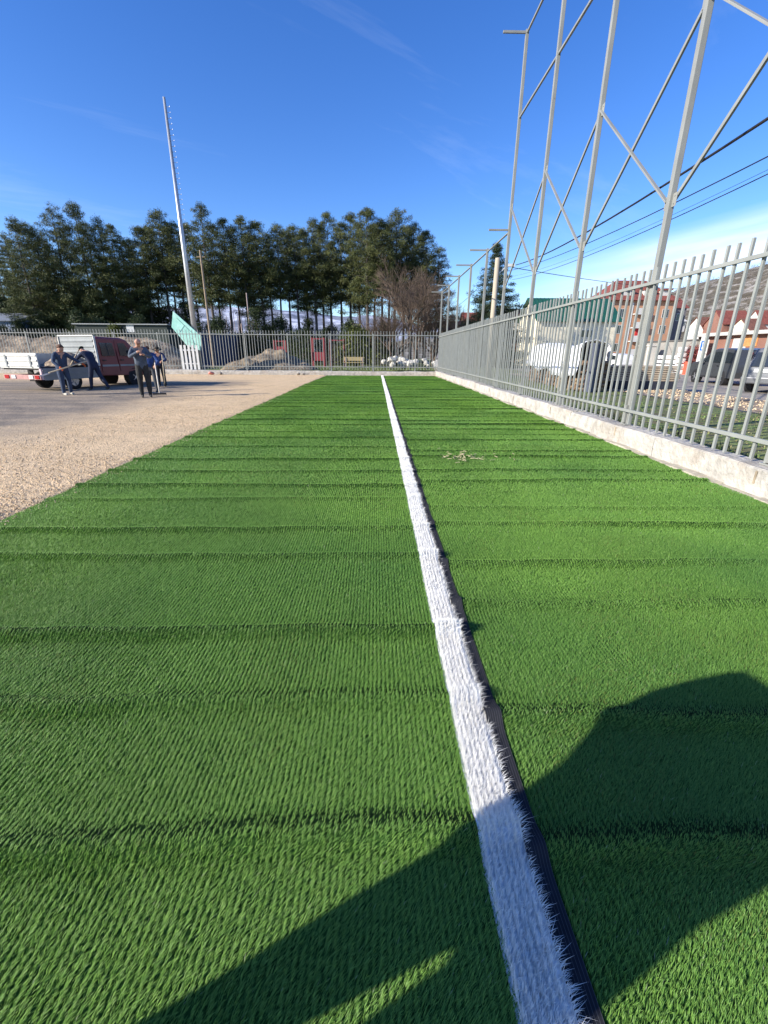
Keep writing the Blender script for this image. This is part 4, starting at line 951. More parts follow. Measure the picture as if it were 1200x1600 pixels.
cable(at(800, 418, 27), at(1100, 452, 62), .018, .3, 'thin cable running from the pale pole down towards the barn')
cable(at(766, 430, 27), at(700, 486, 60), .014, .3, 'thin cable running left from the pale pole towards the houses')

# ------------------------------------------------------------------ wood stack under a tarpaulin
WPX, WPY = 10.15, 19.5
wq0, wq1 = at(838, 590, 24), at(935, 590, 18)
wood = tag(empty('wood_stack', (0, 0, 0)), 'long stack of split brown firewood under white tarpaulin outside the side fence', 'wood stack')
LOG = mat('split_log', (.19, .125, .08), rough=.9, var=.35, scale=6); LOG2 = mat('split_log_pale', (.34, .25, .16), rough=.9, var=.3, scale=6)
A_, B_ = Vector((at(834, 590, 24.2).x, 24.2, 0)), Vector((at(918, 590, 17.2).x, 17.2, 0)); dv = (B_ - A_); Lw = dv.length; dv.normalize(); nv = Vector((-dv.y, dv.x, 0))
if nv.x > 0: nv = -nv                      # towards the pitch
zz_ = .17; cnt = 0; rr = random.Random(8); big_logs = []
rest = MB()
while zz_ < 1.15:
    s = rr.uniform(0, .1)
    while s < Lw:
        r_ = rr.uniform(.055, .10); c0 = A_ + dv * s + Vector((0, 0, zz_ + r_)); m = MB() if (s > Lw * .35 and cnt < 100) else rest
        off = rr.uniform(-.06, .06); n_ = rr.choice((5, 6, 7))
        m.cyl(c0 + nv * (.28 + off), c0 - nv * (.7 - off), r_, r_ * .95, n_)
        if m is not rest: m.build('log', LOG if rr.random() < .7 else LOG2, wood); cnt += 1
        s += 2 * r_ + .012
    zz_ += .155
tag(rest.build('log', LOG, wood), kind='stuff')
for s in (.2, .38, .55, .72, .9):            # upright stakes leaning on the stack
    c0 = A_ + dv * (Lw * s) + nv * .42; m = MB(); m.bar(c0 + Vector((0, 0, .12)), c0 - nv * .10 + Vector((0, 0, 1.5)), .07, .05); m.build('stake', WOOD, wood)
def tarp():
    n_s, n_w = 60, 18; vs = []; 
    for i in range(n_s):
        s = Lw * i / (n_s - 1)
        for j in range(n_w):
            u = j / (n_w - 1)                       # 0 front hem, 1 rear hem
            hem = .95 - .35 * float(vnoise(s, 0, .9, 3)) 
            if u < .35: t = u / .35; x = .46 - .10 * t; z = hem + (1.85 - hem) * t
            elif u < .7: t = (u - .35) / .35; x = .36 - 1.0 * t; z = 1.85 + .12 * math.sin(t * math.pi)
            else: t = (u - .7) / .3; x = -.64 - .12 * t; z = 1.85 - .8 * t
            z += .14 * (float(vnoise(s, u * 3, 1.4, 7)) - .5) + .10 * (float(vnoise(s, u * 5, 3.8, 8)) - .5); x += .09 * (float(vnoise(s, u * 4, 2.6, 9)) - .5)
            z += (.10 * math.sin(s * .9) - .15 * (1 - i / n_s)) * (1 if z > 1.2 else 0)
            q = A_ + dv * s + nv * x; vs.append((q.x, q.y, z))
    fs = [(i * n_w + j, i * n_w + j + 1, (i + 1) * n_w + j + 1, (i + 1) * n_w + j) for i in range(n_s - 1) for j in range(n_w - 1)]
    m = MB(); m.add(vs, fs); o = m.build('tarpaulin', mat('white_tarp', (.74, .75, .78), rough=.45, var=.1, scale=2, bump=.5, bscale=5), smooth=True)
    md = o.modifiers.new('thick', 'SOLIDIFY'); md.thickness = .012
    tag(o, 'crumpled white tarpaulin draped over the firewood stack', 'tarpaulin')
tarp()
q = B_ + dv * .25; bq = tag(empty('barrel', (q.x, q.y, .16)), 'upright blue grey barrel at the near end of the firewood stack', 'barrel')
m = MB(); m.cyl((0, 0, 0), (0, 0, 1.66), .17, None, 20); m.build('shell', mat('blue_grey_plastic', (.075, .085, .12), rough=.9), bq, smooth=False)
m = MB(); m.cyl((0, 0, 1.662), (0, 0, 1.72), .182, .17, 20); m.cyl((0, 0, .6), (0, 0, .65), .180, None, 20); m.build('hoop', MATS['blue_grey_plastic'], bq)
# stack of sawn planks on dark sleepers to its right
q = at(945, 612, 18.5); ps = tag(empty('plank_stack', (q.x, 18.2, .16), R_(-4)), 'low stack of grey sawn planks on a dark base beside the barrel', 'plank stack')
m = MB(); m.box((0, 0, 0), (2.6, 1.1, .34)); m.build('base', mat('dark_base', (.025, .028, .04), rough=.7), ps)
for k in range(7):
    m = MB()
    for j in range(3): m.box((-.05 + .03 * math.sin(k * 3 + j), j * .37, .345 + k * .085), (2.65 + .06 * math.sin(k * 1.3 + j), j * .37 + .35, .345 + k * .085 + .062))
    m.build('plank', WOOD, ps)

# ------------------------------------------------------------------ yards across the street
SX = 24.9
def along(px, X):                                   # distance along the pitch at which pixel column px meets x = X
    d = RC @ Vector((px - CX, -(552 - CY), -FPX)); return d.y * X / d.x
y0, y1 = along(1085, SX), along(1000, SX)
wl = tag(empty('yard_wall', (SX, y0, .2)), 'grey rendered yard wall with dark coping across the street', 'wall')
GW = plaster('grey_render', (.27, .255, .23))
m = MB(); m.box((0, 0, 0), (.25, y1 - y0, 2.35)); m.build('panel', GW, wl); m = MB(); m.box((-.08, -.05, 2.353), (.33, y1 - y0 + .05, 2.46)); m.build('coping', plaster('dark_coping', (.10, .095, .09)), wl)
for k, px in enumerate((1004, 1018)):
    y = along(px, SX - 1.2); o = tag(empty('gate_pillar', (SX - 1.2, y, .06)), ('pale concrete gate pillar at the white car', 'pale concrete gate pillar left of the balustrade')[k], 'pillar')
    m = MB(); m.box((-.3, -.3, 0), (.3, .3, 2.1)); m.build('shaft', plaster('pale_concrete', (.52, .49, .43)), o, bevel=.02); m = MB(); m.box((-.36, -.36, 2.103), (.36, .36, 2.25)); m.build('cap', MATS['pale_concrete'], o, bevel=.02)
ya, yb_ = along(1062, SX - .9), along(1026, SX - .9)
bal = tag(empty('balustrade', (SX - .9, ya, .06)), 'white cast balustrade with bulging blocks before the grey yard wall', 'balustrade'); WB = plaster('white_cast', (.72, .70, .66))
for k in range(4):
    for j in range(int((yb_ - ya) / .55)):
        m = MB(); y = j * .55; m.box((-.14, y, .05 + k * .36), (.14, y + .44, .05 + k * .36 + .26)); m.build('block', WB, bal, bevel=.05)
for y in (-.5,):
    m = MB()
    for k in range(5): m.box((-.26, y - .05, k * .42), (.26, y + .42, k * .42 + .34))
    m.build('end_pillar', WB, bal, bevel=.06)
ya, yb_ = along(1084, SX - .6), along(1064, SX - .6)
rg = tag(empty('flower_wall', (SX - .6, ya, .06)), 'low bright red wall beside the white balustrade', 'wall'); m = MB(); m.box((-.12, .2, 0), (.12, yb_ - ya - .4, .95)); m.build('panel', mat('bright_red_render', (.55, .09, .05), rough=.8, var=.15), rg)
m = MB(); m.box((-.16, .1, -.1), (.16, yb_ - ya - .3, .0)); m.build('plinth', GW, rg)
plant('red_bush', make_bush(55, .8, .8, (.16, .03, .04), (.22, .07, .05), 160), (SX - .2, (ya + yb_) / 2, .95), 0, 1.0, 'dark red shrub growing over the low bright red wall', 'bush', None, ('stem', 'foliage'))
# terracotta workshop
yw1 = along(1086, 25.2); yw0 = 13.0
ws_ = tag(empty('workshop', (25.2, yw0, .06)), 'long terracotta coloured workshop with flat pale eave behind the parked cars', 'workshop')
m = MB(); m.box((0, 0, 0), (6, yw1 - yw0, 2.75)); m.build('wall', TERRA, ws_)
m = MB(); m.box((-.5, -.3, 2.753), (6.2, yw1 - yw0 + .3, 2.98)); m.build('roof', plaster('pale_eave', (.42, .40, .37)), ws_)
for y, w_, nm, mm in ((yw1 - yw0 - 1.3, 1.3, 'door', WH), (along(1152, 25.2) - yw0 - .6, 1.2, 'door', WHITEP)):
    m = MB(); m.box((-.05, y, 0 if nm == 'door' else .9), (-.002, y + w_, 2.55)); m.build(nm, mm, ws_)
m = MB(); m.box((-.06, along(1168, 25.2) - yw0 - .6, 2.0), (-.002, along(1168, 25.2) - yw0 + .8, 2.7)); m.build('orange_panel', mat('orange_board', (.50, .22, .08)), ws_)
# blue parking sign on its board
ysn = along(1096, 24.2)
sg = tag(empty('parking_sign', (24.2, ysn, .06), R_(-6)), 'white sign board with a blue square symbol beside the dark car', 'sign')
m = MB(); m.box((-.02, -.42, .35), (.02, .42, 2.75)); m.build('board', WH, sg, bevel=.006)
m = MB(); m.box((-.026, -.30, 1.75), (-.0205, .30, 2.42)); m.build('blue_square', mat('sign_blue', (.02, .12, .52), rough=.4, var=.05), sg)
m = MB(); m.cyl((-.032, .05, 2.28), (-.027, .05, 2.28), .06, None, 12); m.bar((-.03, .06, 2.22), (-.03, .02, 2.02), .006, .06); m.bar((-.03, .04, 2.02), (-.03, -.14, 2.02), .006, .05); m.bar((-.03, -.14, 2.02), (-.03, -.18, 1.86), .006, .05)
m.cyl((-.032, .0, 1.93), (-.027, .0, 1.93), .11, None, 14); m.build('wheelchair_symbol', WH, sg)
for y in (-.3, .3):
    m = MB(); m.cyl((.05, y, 0), (.05, y, 2.6), .03, None, 8); m.build('post', GALV, sg)

# ------------------------------------------------------------------ cars
TYRE = mat('tyre_rubber', (.018, .018, .019), rough=.85, var=.2); RIM = mat('alloy_rim', (.50, .51, .53), rough=.35, metal=.7, var=.1)
LAMPR = mat('red_lens', (.35, .01, .015), rough=.2, var=.1); DARKP = mat('dark_plastic', (.025, .025, .027), rough=.6)
def wheel(root, x, y, r, w_, side):
    m = MB(); a = Vector((x - w_ / 2, y, r)); b = Vector((x + w_ / 2, y, r)); n = 24
    prof = [(-w_ / 2, r * .62), (-w_ / 2, r * .93), (-w_ / 2 + .03, r), (w_ / 2 - .03, r), (w_ / 2, r * .93), (w_ / 2, r * .62)]
    vs = []; 
    for k in range(n):
        t = 6.28318 * k / n
        for px_, rr_ in prof: vs.append((x + px_, y + rr_ * math.cos(t), r + rr_ * math.sin(t)))
    q = len(prof); fs = [(k * q + j, k * q + j + 1, ((k + 1) % n) * q + j + 1, ((k + 1) % n) * q + j) for k in range(n) for j in range(q - 1)]
    m.add(vs, fs); wo = m.build('wheel', TYRE, root, smooth=False)
    m = MB(); o_ = side * (w_ / 2 - .035); m.cyl((x + o_ - side * .05, y, r), (x + o_, y, r), r * .62, None, 20)
    for k in range(5):
        t = 6.283 * k / 5; d = Vector((0, math.cos(t), math.sin(t))); m.bar(Vector((x + o_ + side * .012, y, r)) + d * .06, Vector((x + o_ + side * .012, y, r)) + d * r * .58, .02, .07, up=(1, 0, 0))
    m.cyl((x + o_, y, r), (x + o_ + side * .03, y, r), .06, None, 10); m.build('rim', RIM, wo)
    m = MB(); m.cyl((x - side * w_ * .3, y, r), (x - side * w_ * .28, y, r), r * .6, None, 16); m.build('brake_disc', DARKP, wo)
def car(name, lab, loc_, rz, body_m, L, W, H, prof, glassp, wheels, r, detail=True, rear=None):
    """prof: side outline (y, z); local +y is the nose"""
    root = tag(empty(name, loc_, rz), lab, 'car'); hw = W / 2
    low = [p for p in prof]; m = MB(); n = len(low); vs = []
    zmax = max(z for _, z in low)
    def ins(z): return 0 if z < .85 else (z - .85) / (zmax - .85) * .20 * hw * 1.1
    rings = [(-1, 0.06), (-1, 0), (1, 0), (1, .06)]
    cols = []
    for sgn, ex in ((-1, 0), (-.86, .03), (.86, .03), (1, 0)):
        cols.append([(sgn * (hw - ins(z)), y, z + (ex if z > 1.0 else 0)) for y, z in low])
    for c in cols: vs += c
    fs = []
    for i in range(3):
        for j in range(n): k = (j + 1) % n; fs.append((i * n + j, i * n + k, (i + 1) * n + k, (i + 1) * n + j))
    fs.append(tuple(range(n))); fs.append(tuple(range(4 * n - 1, 3 * n - 1, -1))); m.add(vs, fs)
    m.build('body', body_m, root, bevel=.025)
    for sgn in (-1, 1):
        for quad in glassp:
            m = MB(); pts = [(sgn * (hw - ins(z) + .012), y, z) for y, z in quad]; pin = [(sgn * (hw - ins(z) - .03), y, z) for y, z in quad]; q = len(quad)
            m.add(pts + pin, [tuple(range(q)), tuple(range(2 * q - 1, q - 1, -1))] + [(i, (i + 1) % q, q + (i + 1) % q, q + i) for i in range(q)]); m.build('window', GLASS, root)
        for y in wheels:
            m = MB(); m.cyl((sgn * (hw - .25), y, r), (sgn * (hw + .004), y, r), r * 1.17, None, 24); m.build('wheel_arch', DARKP, root)
            wheel(root, sgn * (hw - .09), y, r, .21, sgn)
        m = MB(); m.box((sgn * hw - .01 - (.02 if sgn > 0 else 0), wheels[0] + r * 1.2, .30), (sgn * hw + .03 if sgn > 0 else sgn * hw + .01, wheels[1] - r * 1.2, .40)) if False else m.bar((sgn * (hw + .012), wheels[0] + r * 1.2, .36), (sgn * (hw + .012), wheels[1] - r * 1.2, .36), .05, .10); m.build('sill', DARKP, root)
        m = MB(); m.box((sgn * (hw + .10) - .09, wheels[1] - .75, 1.02), (sgn * (hw + .10) + .09, wheels[1] - .62, 1.18)); m.build('mirror', body_m, root, bevel=.03)
        for y in ((wheels[0] + .45), (wheels[0] + 1.35)):
            m = MB(); m.bar((sgn * (hw + .012), y, .93), (sgn * (hw + .012), y + .18, .93), .02, .03); m.build('handle', DARKP, root)
    return root
GREYC = mat('dark_grey_car_paint', (.075, .08, .085), rough=.3, metal=.4, var=.05, spec=.6); SILV = mat('silver_car_paint', (.14, .145, .155), rough=.3, metal=.4, var=.05, spec=.6); WCAR = mat('white_car_paint', (.70, .71, .72), rough=.3, var=.04, spec=.6)
suv_prof = [(-2.1, .35), (-2.18, .62), (-2.15, 1.0), (-2.05, 1.35), (-1.9, 1.66), (-1.2, 1.75), (0.0, 1.74), (.35, 1.66), (1.08, 1.16), (1.95, 1.02), (2.15, .85), (2.2, .5), (2.1, .30)]
suv_glass = [[(-1.75, 1.08), (-1.68, 1.55), (-1.0, 1.60), (-.98, 1.08)], [(-.90, 1.08), (-.90, 1.61), (-.06, 1.61), (-.02, 1.08)], [(.06, 1.08), (.02, 1.60), (.30, 1.54), (.88, 1.12)]]
car('parked_car', 'dark grey estate car parked across the street before the terracotta workshop', (18.7, 24.2, .06), R_(-10), GREYC, 4.3, 1.75, 1.7, suv_prof, suv_glass, (-1.3, 1.3), .33)
c2 = car('parked_car', 'silver car seen from behind with tall red tail lamp, at the right edge', (17.42, 18.94, .06), R_(-60), SILV, 4.3, 1.78, 1.75, suv_prof, suv_glass, (-1.3, 1.3), .33)
for sgn in (-1, 1):
    m = MB(); m.add([(sgn * .80, -2.17, .98), (sgn * .885, -2.0, .98), (sgn * .80, -1.97, 1.55), (sgn * .72, -2.06, 1.55), (sgn * .80, -2.235, .98), (sgn * .90, -2.03, .98), (sgn * .82, -1.99, 1.55), (sgn * .72, -2.12, 1.55)], [(0, 1, 2, 3), (7, 6, 5, 4), (0, 4, 5, 1), (1, 5, 6, 2), (2, 6, 7, 3), (3, 7, 4, 0)]); m.build('tail_lamp', LAMPR, c2)
m = MB(); m.add([(-.68, -2.145, 1.02), (.68, -2.145, 1.02), (.60, -1.99, 1.56), (-.60, -1.99, 1.56), (-.68, -2.19, 1.02), (.68, -2.19, 1.02), (.60, -2.03, 1.56), (-.60, -2.03, 1.56)], [(0, 1, 2, 3), (7, 6, 5, 4), (0, 4, 5, 1), (1, 5, 6, 2), (2, 6, 7, 3), (3, 7, 4, 0)]); m.build('rear_window', GLASS, c2)
m = MB(); m.box((-.88, -2.30, .36), (.88, -2.10, .62)); m.build('rear_bumper', SILV, c2, bevel=.05); m = MB(); m.box((-.5, -2.215, .80), (.5, -2.16, .93)); m.build('plate_panel', WCAR, c2)
wy = along(968, 23.0)
car('parked_car', 'small white car parked far up the street by the concrete pillars', (22.6, wy, .06), R_(8), WCAR, 4.0, 1.7, 1.5, [(-1.9, .35), (-1.98, .6), (-1.9, 1.0), (-1.6, 1.38), (-.6, 1.5), (.2, 1.47), (1.0, 1.02), (1.8, .9), (2.0, .6), (1.9, .3)],
    [[(-1.45, 1.0), (-1.35, 1.3), (-.65, 1.38), (-.62, 1.0)], [(-.55, 1.0), (-.55, 1.39), (.2, 1.36), (.7, 1.02)]], (-1.2, 1.2), .30)

# ------------------------------------------------------------------ the red works truck
TR = R_(-18.6)
truck = tag(empty('works_truck', (-13.42, 19.5, 0), TR), 'dark red double cab works truck with open white and grey loading bed', 'truck')
MAROON = mat('maroon_paint', (.155, .018, .022), rough=.38, var=.10, scale=1.5, spec=.55); BEDG = mat('bed_grey', (.22, .235, .24), rough=.5, var=.14, scale=2.5, metal=.2); BEDW = mat('bed_white', (.56, .55, .50), rough=.5, var=.12, scale=2)
CHAS = mat('chassis_black', (.02, .018, .018), rough=.8, var=.2)
m = MB()
for x in (-.42, .42): m.box((x - .05, -1.25, .45), (x + .05, 3.9, .62))
for y in (-1.2, -.3, .6, 1.2, 2.2): m.box((-.37, y, .47), (.37, y + .08, .60))
m.box((-.75, .5, .32), (-.47, 1.1, .60)); m.build('chassis', CHAS, truck)
m = MB(); m.box((-1.0, -1.35, .80), (1.0, 1.20, .90)); m.build('bed_floor', CHAS, truck)
def ribbed(name, lo, hi, axis, ribs, mm, side, parent=truck):
    """panel with raised horizontal ribs; axis 'x' panel lies in x-z, 'y' in y-z"""
    m = MB(); m.box(lo, hi); H0, H1 = lo[2], hi[2]
    for k in range(ribs):
        z = H0 + (H1 - H0) * (k + .5) / ribs - .03
        if axis == 'x':
            y = lo[1] if side < 0 else hi[1]; m.box((lo[0] + .03, min(y, y + side * .022), z), (hi[0] - .03, max(y, y + side * .022), z + .07))
        else:
            x = lo[0] if side < 0 else hi[0]; m.box((min(x, x + side * .022), lo[1] + .03, z), (max(x, x + side * .022), hi[1] - .03, z + .07))
    return m.build(name, mm, parent, bevel=.005)
tg = ribbed('tailgate', (-1.10, -1.395, .86), (1.0, -1.355, 1.42), 'x', 3, BEDW, -1)
for x in (-.7, .6):
    m = MB(); m.box((x, -1.43, .90), (x + .08, -1.418, 1.36)); m.build('hinge', BEDG, tg)
ribbed('side_board', (-1.045, -1.345, .905), (-1.0, 1.19, 1.40), 'y', 3, BEDW, -1)
ds = ribbed('side_board', (1.03, -1.30, .42), (1.065, 1.18, .865), 'y', 1, BEDG, 1); ds['label'] = 'lowered grey side board hanging down'
m = MB(); m.box((-1.0, 1.205, .905), (1.0, 1.245, 2.10)); hb_ = m.build('headboard', BEDG, truck)
for k in range(5):
    m = MB(); m.box((-.93, 1.178, 1.0 + k * .22), (.93, 1.203, 1.08 + k * .22)); m.build('rib', BEDG, hb_, bevel=.006)
m = MB()
for x in (-1.03, 1.0): m.box((x - .003, 1.165, .905), (x + .033, 1.25, 2.16))
m.box((-1.033, 1.165, 2.103), (1.033, 1.25, 2.16)); m.build('rim', BEDW, hb_)
cabp = [(1.30, .48), (1.30, 1.95), (1.36, 2.05), (1.6, 2.10), (2.8, 2.08), (3.05, 2.0), (3.62, 1.30), (4.10, 1.12), (4.2, .95), (4.22, .50), (4.1, .42)]
m = MB(); n = len(cabp); cols = []; vs = []
def ci(z): return 0 if z < 1.15 else (z - 1.15) * .11
for sgn, ex in ((-1, -.05), (-.9, 0), (.9, 0), (1, -.05)):
    vs += [(sgn * (.92 - ci(z)), y, z + (ex if z > 1.9 else 0)) for y, z in cabp]
fs = [(i * n + j, i * n + (j + 1) % n, (i + 1) * n + (j + 1) % n, (i + 1) * n + j) for i in range(3) for j in range(n)] + [tuple(range(n)), tuple(range(4 * n - 1, 3 * n - 1, -1))]
m.add(vs, fs); m.build('cab', MAROON, truck, bevel=.03)
def cab_side(name, quad, sgn, d0, d1, mm, parent=truck, bevel=0):
    m = MB(); q = len(quad); pts = [(sgn * (.92 - ci(z) + d1), y, z) for y, z in quad]; pin = [(sgn * (.92 - ci(z) + d0), y, z) for y, z in quad]
    m.add(pts + pin, [tuple(range(q)), tuple(range(2 * q - 1, q - 1, -1))] + [(i, (i + 1) % q, q + (i + 1) % q, q + i) for i in range(q)]); return m.build(name, mm, parent)
for sgn in (-1, 1):
    for (ya, yb2, fr) in ((1.42, 2.32, 0), (2.36, 3.30, 1)):
        quad = [(ya, .62), (ya, 1.96), (yb2 if not fr else 2.9, 1.96), (yb2, 1.38), (yb2, .62)]
        d = cab_side('door', quad, sgn, -.02, .012, MAROON)
        gl = [(ya + .12, 1.30), (ya + .12, 1.85), (yb2 - .12 if not fr else 2.82, 1.85), (yb2 - .10, 1.30)]
        g = cab_side('window', gl, sgn, .010, .020, GLASS, d)
        if not fr:
            mid = (ya + yb2) / 2; cab_side('window_bar', [(mid - .02, 1.30), (mid - .02, 1.85), (mid + .02, 1.85), (mid + .02, 1.30)], sgn, .02, .028, DARKP, d)
        cab_side('handle', [(ya + .08, 1.10), (ya + .08, 1.15), (ya + .26, 1.15), (ya + .26, 1.10)], sgn, .012, .04, DARKP, d)
        cab_side('trim_strip', [(ya + .02, .86), (ya + .02, .94), (yb2 - .02, .94), (yb2 - .02, .86)], sgn, .012, .024, BEDG, d)
    m = MB(); m.box((sgn * 1.02 - .10, 3.05, 1.28), (sgn * 1.02 + .10, 3.17, 1.58)); m.build('mirror', DARKP, truck, bevel=.02)
    m = MB(); m.cyl((sgn * .62, 3.15, .36), (sgn * .925, 3.15, .36), .42, None, 24); m.build('wheel_arch', CHAS, truck)
    for y in (0, 3.15): wheel(truck, sgn * .82, y, .345, .24, sgn)
    m = MB(); m.box((sgn * .83 - .16, -.48, .30), (sgn * .83 + .16, -.45, .78)); m.build('mud_flap', CHAS, truck)
m = MB(); m.add([(-.72, 3.16, 1.93), (.72, 3.16, 1.93), (.82, 3.62, 1.34), (-.82, 3.62, 1.34), (-.72, 3.13, 1.90), (.72, 3.13, 1.90), (.82, 3.58, 1.31), (-.82, 3.58, 1.31)], [(0, 1, 2, 3), (7, 6, 5, 4), (0, 4, 5, 1), (1, 5, 6, 2), (2, 6, 7, 3), (3, 7, 4, 0)]); m.build('windscreen', GLASS, truck)
m = MB(); m.box((-.95, 4.18, .38), (.95, 4.30, .60)); m.build('front_bumper', DARKP, truck, bevel=.03)
m = MB(); m.box((-1.0, -1.42, .44), (1.0, -1.34, .62)); bp_ = m.build('rear_bumper', mat('faded_pink_bumper', (.42, .22, .20), rough=.6, var=.2), truck, bevel=.01)
for x, mm in ((-.92, LAMPR), (-.55, WH), (.40, WH), (.72, LAMPR)):
    m = MB(); m.box((x, -1.445, .47), (x + .22, -1.423, .60)); m.build('tail_lamp', mm, bp_)
m = MB(); m.box((.94, -1.37, .44), (1.02, -1.30, .86)); m.build('corner_post', mat('pink_white', (.66, .48, .48)), truck)
bh = lump('gravel_heap', (0, 0, 0), (1, 1, 1), GRAVEL, None, None); bpy.data.objects.remove(bh)
def heap():
    Mt = truck.matrix_basis
    def zf(X, Y): return .905 + np.clip(.55 * (1 - ((X - .2) / .85) ** 2) * (1 - ((Y - .45) / .75) ** 2), 0, 1) * (((X - .2) / .85) ** 2 < 1) * (((Y - .45) / .75) ** 2 < 1) + .10 * fbm(X, Y, 4, 3) 
    o = grid_mesh('gravel_heap', np.linspace(-.7, .98, 34), np.linspace(-.35, 1.15, 30), zf, MATS['spoil'] if False else mat('heap_stone', (.34, .27, .19), rough=.95, var=.3, scale=8, col2=(.16, .12, .09), mixscale=6, bump=.7, bscale=30), smooth=False)
    o.matrix_world = Matrix.Translation((-13.42, 19.5, 0)) @ Matrix.Rotation(TR, 4, 'Z')
    tag(o, 'heap of tan gravel on the bed of the dark red truck', 'gravel heap')
heap()

# ------------------------------------------------------------------ people
SKIN = mat('skin', (.46, .25, .17), rough=.6, var=.08); HAIRB = mat('brown_hair', (.10, .05, .03), rough=.8, var=.2); SHOE = mat('shoe', (.05, .045, .04), rough=.7); SHOEP = mat('pale_shoe', (.42, .40, .34), rough=.7)
GLOVE = mat('orange_glove', (.62, .13, .03), rough=.7, var=.1)
def cloth(n, c): return mat(n, c, rough=.9, var=.25, scale=9, bump=.5, bscale=25)
NAVYJ = cloth('navy_cloth', (.020, .026, .050)); DENIM = cloth('denim', (.038, .055, .095)); BLUEJ = cloth('blue_jacket', (.025, .055, .17)); BLACKC = cloth('black_cloth', (.018, .018, .020)); GREYJ = cloth('grey_blue_cloth', (.075, .092, .12)); DKOVER = cloth('dark_overall', (.028, .028, .027))

def person(lab, pos, face, J, mats, hair=None, scale=1.0, bulk=1.0, coat=1.0):
    """J: joints in metres, local: x to the person's right, y forward, z up. One skinned surface; mats = (skin, top, trousers, shoes, hands)."""
    V = []; E = []; Rr = []; Zn = []
    def v(p, r, z): V.append(Vector(p)); Rr.append(r if isinstance(r, tuple) else (r, r)); Zn.append(z); return len(V) - 1
    def e(a, b): E.append((a, b))
    pel = v(J['pelvis'], (.155 * coat, .115 * coat * min(bulk, 1.3)), 2); wa = v(J['waist'], (.15 * coat * min(bulk, 1.5), .11 * coat * bulk ** 1.3), 1); ch = v(J['chest'], (.175 * min(bulk, 1.4), .12 * bulk ** 1.3), 1); e(pel, wa); e(wa, ch)
    nk0 = v(J['neck'], (.062, .062), 0); e(ch, nk0)
    hd = Vector(J['head']); nk = Vector(J['neck']); up_ = (hd - nk).normalized(); fw = Vector(J.get('look', (0, 1, 0))); fw = (fw - up_ * fw.dot(up_)).normalized()
    ja = v(hd - up_ * .045 + fw * .022, (.068, .078), 0); md = v(hd + up_ * .03, (.078, .092), 0); tp = v(hd + up_ * .105 - fw * .006, (.055, .068), 0)
    e(nk0, ja); e(ja, md); e(md, tp); no = v(hd + fw * .108 - up_ * .005, .015, 0); e(md, no)
    for sg_ in (-1, 1):
        sidev = fw.cross(up_) * sg_; er = v(hd + sidev * .088 + up_ * .005, .016, 0); e(md, er)
    for s_ in ('L', 'R'):
        sh_ = v(J['sh' + s_], .072 * bulk, 1); el = v(J['el' + s_], .052 * bulk, 1); wr = v(J['wr' + s_], .036 * min(bulk, 1.3), 1); e(ch, sh_); e(sh_, el)
        fa = Vector(J['el' + s_]).lerp(Vector(J['wr' + s_]), .45); f1 = v(fa, .046 * bulk, 1); e(el, f1); e(f1, wr)
        d = (Vector(J['wr' + s_]) - Vector(J['el' + s_])).normalized(); pm = v(Vector(J['wr' + s_]) + d * .055, (.040, .022), 4); e(wr, pm)
        q = d.cross(Vector((0, 0, 1))); q = q.normalized() if q.length > .1 else Vector((1, 0, 0)); cu = q.cross(d).normalized()
        for i_, (o_, l_) in enumerate(((-.030, .070), (-.010, .082), (.010, .078), (.030, .060))):
            b0 = Vector(J['wr' + s_]) + d * .095 + q * o_; a0 = v(b0, .010, 4); a1 = v(b0 + d * l_ * .45 - cu * l_ * .30, .009, 4); a2 = v(b0 + d * l_ * .50 - cu * l_ * .85, .008, 4); e(pm, a0); e(a0, a1); e(a1, a2)
        b0 = Vector(J['wr' + s_]) + d * .045 + q * .045; a0 = v(b0, .011, 4); a1 = v(b0 + d * .03 + q * .02 - cu * .03, .009, 4); e(pm, a0); e(a0, a1)
        hp = v(J['hip' + s_], .105 * coat, 2); kn = v(J['kn' + s_], .070, 2); an = v(J['an' + s_], .050, 2); e(pel, hp); tm_ = v(Vector(J['hip' + s_]).lerp(Vector(J['kn' + s_]), .5), .088 * coat, 2); e(hp, tm_); e(tm_, kn)
        cf = v(Vector(J['kn' + s_]).lerp(Vector(J['an' + s_]), .4), .068, 2); e(kn, cf); e(cf, an)
        td = Vector(J.get('toe' + s_, (0, 1, 0))).normalized(); hl = v(Vector(J['an' + s_]) + Vector((0, 0, -.055)), (.045, .045), 3); e(an, hl); b1 = v(Vector(J['an' + s_]) + td * .10 + Vector((0, 0, -.065)), (.045, .036), 3); tt = v(Vector(J['an' + s_]) + td * .18 + Vector((0, 0, -.072)), (.036, .028), 3); e(hl, b1); e(b1, tt)
    me = bpy.data.meshes.new('person'); me.from_pydata([tuple(p) for p in V], E, []); o = bpy.data.objects.new('person', me); COL.objects.link(o)
    o.modifiers.new('skin', 'SKIN'); ss = o.modifiers.new('sub', 'SUBSURF'); ss.levels = 1; ss.render_levels = 1
    if not me.skin_vertices: raise RuntimeError('no skin layer')
    for i, sv in enumerate(me.skin_vertices[0].data): sv.radius = (Rr[i][0] * (1.16 if Zn[i] in (1, 2) else 1.06), Rr[i][1] * (1.16 if Zn[i] in (1, 2) else 1.06)); sv.use_root = (i == 0)
    dg = bpy.context.evaluated_depsgraph_get(); dg.update(); ev = o.evaluated_get(dg); nm = bpy.data.meshes.new_from_object(ev)
    bpy.data.objects.remove(o)
    for mm in mats: nm.materials.append(mm)
    segs = [(V[a], V[b], Zn[b], max(Rr[a][0], Rr[b][0])) for a, b in E]
    co = np.array([tuple(p.center) for p in nm.polygons]); best = np.full(len(co), 1e9); zi = np.zeros(len(co), int)
